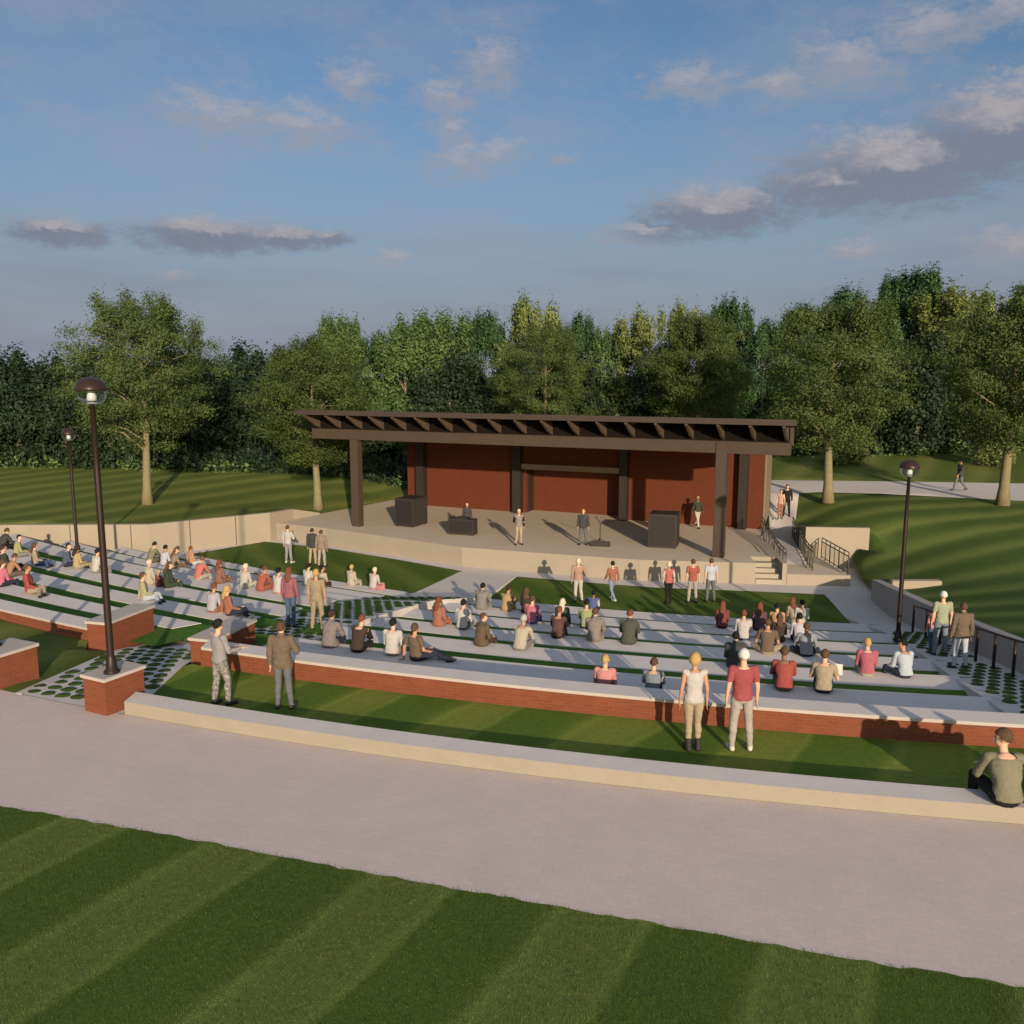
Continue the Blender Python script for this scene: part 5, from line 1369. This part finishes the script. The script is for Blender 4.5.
PEOPLE = [
 (-4.52, 20.86, -0.15, -21, 'jacketsit', 1.03, 'mauvegrey', 'navy', 'darkbrown', 'short', 'long', 'person in a mauve grey jacket, leftmost seated above the long brick wall'),
 (-3.76, 20.47, -0.15, -20, 'lean', 1, 'darkbrown', 'black', 'auburn', 'short', 'vest', 'person in a dark brown vest seated between a mauve grey jacket and a white shirt'),
 (-2.88, 20.21, -0.15, -14, 'hands', 1, 'white', 'khaki', 'black', 'short', 'long', 'black haired person in a white shirt and khaki trousers just behind the long brick wall'),
 (-2.26, 19.83, -0.15, -34, 'sprawl', 1, 'brown', 'navy', 'brown', 'short', 'short', 'person in brown with bare forearms and legs turned right, just behind the brick wall'),
 (1.93, 17.57, -0.15, -15, 'hands', 0.95, 'pink', 'black', 'blond', 'short', 'long', 'blond person in a pink sweater whose hips are hidden behind the brick wall cap'),
 (2.91, 17.37, -0.15, -14, 'lean', 0.93, 'bluegrey', 'navy', 'brown', 'short', 'white', 'person with blue grey shirt and one pale sleeve seated behind the brick wall cap'),
 (5.79, 17.84, -0.15, -12, 'lean', 1.03, 'red', 'olive', 'brown', 'short', 'long', 'person in a bright red jumper seated on the back tread right of the standing pair'),
 (6.58, 17.72, -0.15, -19, 'readsit', 1.02, 'tan', 'navy', 'brown', 'short', 'short', 'person in a tan shirt holding a white sheet of paper'),
 (-0.84, 22.17, -0.53, -43, 'turnsit', 0.97, 'umber', 'darkbrown', 'brown', 'short', 'long', 'person in an umber brown coat hunched on the second tread'),
 (0.2, 21.76, -0.53, -22, 'lean', 1.03, 'cream', 'grey', 'grey', 'short', 'long', 'grey haired person in a cream shirt leaning forward on the second tread'),
 (5.41, 20.42, -0.53, -13, 'hands', 0.98, 'charcoal', 'black', 'black', 'short', 'long', 'black haired person mostly hidden behind the white cap of the standing person in red'),
 (8.39, 19.87, -0.53, -10, 'hands', 0.98, 'magenta', 'cream', 'blond', 'short', 'long', 'fair haired person in a magenta jacket with a cream hem'),
 (9.23, 19.72, -0.53, 6, 'lookleft', 1, 'paleblue', 'navy', 'black', 'short', 'long', 'black haired person in a pale blue shirt turned to look left beside the right lamp'),
 (-2.21, 25.26, -0.91, -30, 'longhair', 0.98, 'rust', 'rust', 'auburn', 'long', 'long', 'auburn haired person in a long rust top just right of the paved aisle'),
 (-1.47, 24.94, -0.91, -20, 'hands', 1, 'white', 'slate', 'black', 'short', 'long', 'black haired person in a white shirt with a blue patch on the back'),
 (1.28, 24.08, -0.91, -17, 'lean', 1, 'maroonbrown', 'black', 'auburn', 'short', 'vest', 'person in a maroon brown vest over black sleeves on the third tread'),
 (2.3, 23.78, -0.91, -16, 'jacketsit', 1.05, 'taupe', 'taupe', 'brown', 'short', 'long', 'person in a taupe suit jacket seated left of the dark olive jacket'),
 (3.23, 23.52, -0.91, -15, 'lean', 1.06, 'darkolive', 'black', 'auburn', 'short', 'long', 'person in a dark olive grey jacket with elbows out'),
 (6.85, 22.65, -0.91, -12, 'cross', 1.06, 'brown', 'tan', 'brown', 'short', 'short', 'broad person in brown with pale forearms in front of the right hand cluster'),
 (7.83, 22.45, -0.91, -11, 'cross', 1, 'greyblue', 'navy', 'brown', 'short', 'long', 'person in grey blue with wide crossed legs at the right of the cluster'),
 (0.6, 26.86, -1.29, -23, 'hands', 1, 'hotpink', 'blue', 'brown', 'short', 'long', 'person in a hot pink cardigan with a blue skirt on the fourth tread'),
 (1.56, 26.55, -1.29, -17, 'longhair', 0.98, 'charcoal', 'black', 'platinum', 'long', 'long', 'person with pale platinum hair just behind the maroon brown vest'),
 (2.3, 26.32, -1.29, -7, 'lean', 1, 'lime', 'navy', 'black', 'short', 'long', 'person in a lime green top bending forward left of the taupe suit'),
 (6.87, 25.14, -1.29, -12, 'hands', 1, 'white', 'jeans', 'auburn', 'short', 'long', 'person in a white shirt seated left of the right hand cluster'),
 (7.87, 24.93, -1.29, -11, 'longhair', 0.95, 'darkbrown', 'black', 'brown', 'long', 'long', 'small brown haired person in dark brown in the middle of the right hand cluster'),
 (8.43, 24.82, -1.29, -11, 'hands', 1, 'lavender', 'navy', 'black', 'short', 'long', 'black haired person in a lavender white shirt in the right hand cluster'),
 (-1.09, 29.94, -1.67, -21, 'jacketsit', 1.05, 'grey', 'grey', 'black', 'short', 'long', 'person in a grey suit jacket seated beside the front walkway'),
 (-0.21, 29.72, -1.67, -20, 'lean', 1, 'ochre', 'ochre', 'darkbrown', 'short', 'long', 'person in an ochre shirt seated near the corner of the stage lawn'),
 (0.48, 29.48, -1.67, -19, 'longhair', 1, 'darkbrown', 'black', 'brown', 'long', 'long', 'brown haired person in dark clothes behind the hot pink cardigan'),
 (6.85, 27.65, -1.67, -13, 'longhair', 1, 'maroon', 'black', 'auburn', 'long', 'long', 'auburn haired person in a maroon top at the left of the right hand cluster'),
 (7.99, 27.4, -1.67, -12, 'longhair', 1.02, 'plum', 'black', 'auburn', 'long', 'long', 'person in a plum jacket seated at the back of the right hand cluster'),
 (8.54, 27.29, -1.67, -11, 'lean', 1, 'orange', 'tan', 'black', 'short', 'long', 'black haired person in an orange ochre shirt in the right hand cluster'),
 (2.94, 30.92, -2.05, -17, 'hands', 0.9, 'blue', 'navy', 'black', 'short', 'white', 'small person in a blue vest with white sleeves by the stage lawn edge'),
 (9.81, 29.53, -2.05, 10, 'turnsit', 1, 'tan', 'tan', 'auburn', 'long', 'long', 'person in tan with auburn hair on the front tread at the right'),
 (10.01, 29.29, -2.05, -10, 'hands', 0.98, 'palegreen', 'grey', 'black', 'short', 'long', 'black haired person in a pale green shirt on the front tread at the right'),
 (-11.7, 27.15, -0.6, -60, 'sprawl', 1, 'khakigreen', 'paleblue', 'brown', 'short', 'long', 'reclining person in khaki green with pale blue trousers above the tall brick block'),
 (-9.07, 25.7, -0.6, -29, 'hands', 1, 'lavendergrey', 'rust', 'auburn', 'short', 'long', 'person in a lavender grey shirt seated above the standing person in grey'),
 (-8.45, 25.37, -0.6, -53, 'sprawl', 1, 'rust', 'navy', 'blond', 'long', 'long', 'fair haired person in a rust top with navy legs stretched to the right'),
 (-18.5, 31.3, -0.6, -45, 'sprawl', 1.1, 'darkgreen', 'black', 'darkbrown', 'short', 'long', 'large person in dark green lounging at the left edge of the picture'),
 (-15.05, 26.63, -0.25, -67, 'sprawl', 1.03, 'red', 'tan', 'brown', 'short', 'long', 'person in a red jacket and tan trousers, feet to the right, far left'),
 (-16.47, 27.52, -0.25, -33, 'hands', 1, 'hotpink', 'navy', 'brown', 'short', 'long', 'person in hot pink cut by the left edge of the picture'),
 (-13.07, 30.75, -0.95, -32, 'longhair', 1, 'cream', 'cream', 'platinum', 'short', 'long', 'pale haired person all in cream above the reclining person'),
 (-12.59, 30.36, -0.95, -32, 'hands', 0.68, 'maroon', 'maroon', 'blond', 'short', 'long', 'small child in maroon between the cream and the dark green figures'),
 (-12.23, 30.26, -0.95, -56, 'turnsit', 1.02, 'darkgreen', 'darkgreen', 'brown', 'long', 'long', 'brown haired person in a dark green dress'),
 (-15.83, 32.56, -0.95, -34, 'hands', 1.05, 'white', 'grey', 'black', 'short', 'long', 'black haired person in a white shirt just left of the tall lamp pole'),
 (-16.91, 33.3, -0.95, -40, 'longhair', 1.03, 'ochreyellow', 'tan', 'darkbrown', 'long', 'long', 'person in yellow ochre under the far left lamp pole'),
 (-17.52, 33.67, -0.95, -65, 'turnsit', 1.05, 'navywhite', 'navy', 'black', 'short', 'long', 'black haired person in a navy vest left of the yellow ochre figure'),
 (-20.48, 35.51, -0.95, -57, 'turnsit', 1.05, 'yellowgreen', 'grey', 'black', 'short', 'long', 'black haired person in yellow green near the left edge'),
 (-17.87, 30.38, -0.6, -44, 'lean', 0.95, 'rustorange', 'brown', 'brown', 'short', 'long', 'person in rust orange behind the dark green lounger'),
 (-21.99, 37.05, -0.95, -38, 'lean', 1.05, 'charcoal', 'black', 'brown', 'short', 'long', 'person in charcoal topmost at the left edge of the picture'),
 (-18.78, 33.88, -0.95, -56, 'sprawl', 1, 'tan', 'blue', 'brown', 'long', 'long', 'person with tan hair and blue trousers stretched right behind the red jacket'),
 (-12.1, 32.94, -1.3, -32, 'lean', 1.02, 'coral', 'cream', 'auburn', 'short', 'long', 'person in a coral shirt with a cream seat'),
 (-11.08, 32.31, -1.3, -31, 'longhair', 1, 'rustbrown', 'rustbrown', 'auburn', 'long', 'long', 'person in a long rust brown dress right of the coral shirt'),
 (-9.92, 31.59, -1.3, -31, 'hands', 1.02, 'offwhite', 'palegreen', 'platinum', 'short', 'long', 'person in off white with a pale green skirt left of the orange red shirt'),
 (-9.2, 31.13, -1.3, -35, 'lean', 1.05, 'orangered', 'orangered', 'brown', 'short', 'long', 'person in an orange red shirt with bare arms'),
 (-8.44, 30.75, -1.3, -30, 'longhair', 1.05, 'white', 'pink', 'black', 'short', 'long', 'black haired person in white with a pale pink skirt left of the plaid shirt'),
 (-8.31, 34.61, -1.95, -31, 'hands', 1.02, 'white', 'khaki', 'black', 'short', 'long', 'black haired person in a white shirt seated below the standing pair'),
 (-7.66, 34.23, -1.95, -20, 'turnsit', 1.02, 'cream', 'darkbrown', 'black', 'short', 'short', 'black haired person in cream right of the white shirt below the standing pair'),
 (-6.76, 35.84, -2.25, -30, 'longhair', 1, 'cream', 'cream', 'blond', 'short', 'long', 'left one of two pale figures seated on the tread by the lawn'),
 (-5.74, 35.26, -2.25, -35, 'hands', 1.02, 'white', 'pink', 'platinum', 'short', 'long', 'right one of two pale figures seated on the tread by the lawn'),
 (-15.02, 36.98, -1.65, -35, 'hands', 1.02, 'lavender', 'grey', 'black', 'short', 'long', 'black haired person in a lavender shirt by the long retaining wall'),
 (-15.86, 37.58, -1.65, -36, 'lean', 1.05, 'oliveshirt', 'olive', 'black', 'short', 'long', 'black haired person in an olive shirt left of the lavender shirt'),
 (-14.43, 36.57, -1.65, -50, 'turnsit', 0.98, 'tanbrown', 'brown', 'auburn', 'long', 'long', 'auburn haired person in tan brown right of the lavender shirt'),
 (-14.39, 38.56, -1.95, -45, 'sprawl', 0.95, 'orange', 'paleblue', 'auburn', 'short', 'long', 'person in orange lowest at the foot of the long retaining wall'),
 (-5.78, 16.66, 0, -38, 'talk', 1.0, 'lightgrey', 'camo', 'black', 'short', 'long', 'standing person in a light grey top and patterned grey trousers with forearms held forward'),
 (-4.5, 16.5, 0, -5, 'bentarm', 1.0, 'brownjacket', 'slate', 'brown', 'short', 'long', 'standing person in a brown jacket and slate trousers on the lawn strip'),
 (3.16, 14.54, 0, 0, 'slim', 1.0, 'white', 'khaki', 'blond', 'bob', 'bare', 'standing blond person in a sleeveless white top with khaki trousers and dark boots'),
 (4.0, 14.54, 0, 0, 'stand', 1.04, 'crimson', 'greige', 'whitecap', 'cap', 'short', 'standing person in a red t-shirt and white cap with grey trousers'),
 (11.65, 23.01, -1.049, 0, 'stand', 1.01, 'greenshirt', 'bluegrey', 'whitecap', 'cap', 'short', 'standing person in a green shirt with a pale cap beside the right handrail'),
 (11.18, 21.05, -0.741, 0, 'stand', 0.95, 'brownjacket', 'lightblue', 'brown', 'short', 'long', 'standing person in a brown jacket and pale blue jeans on the right aisle'),
 (11.85, 23.87, -1.184, 10, 'slim', 0.72, 'pink', 'jeans', 'auburn', 'short', 'long', 'smaller person in pink half hidden left of the green shirt'),
 (-6.31, 24.21, -0.61, -10, 'slim', 0.98, 'plaid', 'jeans', 'auburn', 'long', 'long', 'auburn haired person in a red plaid shirt and blue jeans on the paved aisle'),
 (-5.42, 23.65, -0.561, -10, 'stand', 1.0, 'sand', 'sand', 'blond', 'short', 'short', 'person all in sand colours standing right of the plaid shirt'),
 (-10.69, 41.09, -2.4, -20, 'bentarm', 1.04, 'white', 'lightgrey', 'brown', 'short', 'long', 'person in white shirt and pale grey trousers standing alone on the left lawn'),
 (-9.43, 40.65, -2.4, -15, 'stand', 1.0, 'charcoal', 'wheat', 'darkbrown', 'short', 'long', 'person in a charcoal jacket and wheat trousers, left of a close pair'),
 (-8.91, 40.21, -2.4, -10, 'stand', 1.0, 'tanbrown', 'greige', 'brown', 'short', 'long', 'person in a tan brown jacket, right of a close pair'),
 (2.62, 33.79, -2.4, 0, 'bentarm', 1.0, 'tanred', 'white', 'platinum', 'bob', 'long', 'person with platinum hair and white trousers standing on the stage lawn'),
 (3.99, 33.95, -2.4, 25, 'walk', 0.92, 'rust', 'jeansblue', 'black', 'short', 'long', 'black haired person in rust red and blue jeans stepping on the stage lawn'),
 (6.14, 33.49, -2.4, 0, 'slim', 0.96, 'redtop', 'black', 'platinum', 'bob', 'white', 'platinum haired person in a red top with white sleeves and black trousers'),
 (7.11, 33.64, -2.4, 0, 'stand', 1.0, 'orangered', 'greige', 'brown', 'short', 'short', 'person in an orange red shirt standing left of the pale blue shirt'),
 (7.86, 33.79, -2.4, 8, 'stand', 1.0, 'paleblue', 'slate', 'brown', 'short', 'short', 'person in a pale blue shirt standing rightmost on the stage lawn'),
 (-2.3, 44.3, -1.5, 180, 'stand', 0.86, 'charcoal', 'black', 'platinum', 'short', 'long', 'performer in charcoal standing behind the dark desk on the stage'),
 (0.33, 40.98, -1.5, 195, 'bentarm', 0.98, 'greyvest', 'wheat', 'platinum', 'short', 'vest', 'performer in a grey vest and wheat trousers at the middle of the stage'),
 (3.38, 40.98, -1.5, 170, 'stand', 0.98, 'charcoal', 'slate', 'blond', 'short', 'long', 'performer in dark clothes beside the microphone stand'),
 (9.79, 45.67, -1.5, 200, 'walk', 0.96, 'darkgreen', 'offwhite', 'blond', 'short', 'long', 'performer in dark green and off white trousers in front of the red wall'),
 (14.75, 46.53, -1.05, 160, 'stand', 1.0, 'black', 'black', 'black', 'short', 'long', 'person in black standing on the path behind the stage steps'),
 (14.22, 45.87, -1.05, 170, 'slim', 0.9, 'peach', 'rust', 'brown', 'short', 'bare', 'person in a peach top beside the one in black on the path'),
 (25.43, 49.42, -0.02, 95, 'walk', 1.0, 'charcoal', 'whiteblack', 'black', 'short', 'long', 'person walking to the left along the far path'),
 (7.25, 12.02, 0.26, -4, 'curbsit', 1.22, 'oliveshirt', 'black', 'brown', 'short', 'long', 'large seated person in an olive sweater at the right end of the pale curb'),
 (7.86, 11.69, 0.26, 0, 'lean', 1.1, 'charcoal', 'black', 'brown', 'short', 'long', 'person seated on the pale curb just beyond the right edge, seen only by their shadow'),
 (8.46, 11.52, 0.26, 0, 'hands', 1.1, 'tan', 'navy', 'brown', 'short', 'long', 'second person on the pale curb beyond the right edge, seen only by their shadow'),
]

PPL = [person(_i, *_p) for _i, _p in enumerate(PEOPLE)]
def held(i, off):
    p = PPL[i]; return Matrix.Translation(p.location) @ Matrix.Rotation(p.rotation_euler.z, 4, 'Z') @ Matrix.Scale(p.scale[0], 4) @ Matrix.Translation(off)
_i = [k for k, q in enumerate(PEOPLE) if q[4] == 'readsit'][0]
MB().box(-.15, .15, -.004, .004, -.11, .13, held(_i, (.22, .40, .40)) @ Matrix.Rotation(R(-35), 4, 'X')).build('paper_sheet', mat('paper', color=(.50, .49, .47), rough=.8), label='white sheet of paper held by the person in a tan shirt', cat='paper')
_i = [k for k, q in enumerate(PEOPLE) if 'right one of two pale' in q[-1]][0]
Mh = held(_i, (.36, .02, 0))
bg_ = empty('handbag', tuple(Mh.translation), label='small pink bag beside the right one of two pale figures by the lawn', cat='bag')
MB().box(-.13, .13, -.07, .07, 0, .24, Mh, bev=.03).build('bag', cloth('pink'), bg_)
MB().tube([Mh @ Vector(p) for p in ((-.09, 0, .22), (-.07, 0, .34), (0, 0, .38), (.07, 0, .34), (.09, 0, .22))], .009, 6).build('handle', cloth('maroon'), bg_)

# blades standing in the nearest lawn and along its edge with the walkway
def blades():
    rg = np.random.default_rng(4); n = 90000
    x = rg.uniform(-8.5, 7.5, n); t = rg.random(n) ** 1.1
    ye = np.interp(x, [p[0] for p in NEAR], [p[1] for p in NEAR]); y = ye + .01 - t * 5.2
    keep = y > 6.8; x, y = x[keep], y[keep]; n = len(x)
    a = rg.uniform(0, 6.283, n); L = rg.uniform(.012, .034, n); wv = .0035
    d = np.stack([np.cos(a) * L * .9, np.sin(a) * L * .9, L * .75], 1); s_ = np.stack([-np.sin(a) * wv, np.cos(a) * wv, np.zeros(n)], 1)
    P = np.stack([x, y, np.full(n, .001)], 1)
    V_ = np.empty((n, 3, 3)); V_[:, 0] = P - s_; V_[:, 1] = P + s_; V_[:, 2] = P + d
    me = bpy.data.meshes.new('grass_blades')
    me.vertices.add(n * 3); me.vertices.foreach_set('co', V_.reshape(-1)); me.loops.add(n * 3); me.loops.foreach_set('vertex_index', np.arange(n * 3))
    me.polygons.add(n); me.polygons.foreach_set('loop_start', np.arange(n) * 3); me.polygons.foreach_set('loop_total', np.full(n, 3))
    me.materials.append(G_FRONT); me.update()
    link('grass_blades', me, kind='stuff', label='short blades of grass standing in the nearest mown lawn')
blades()
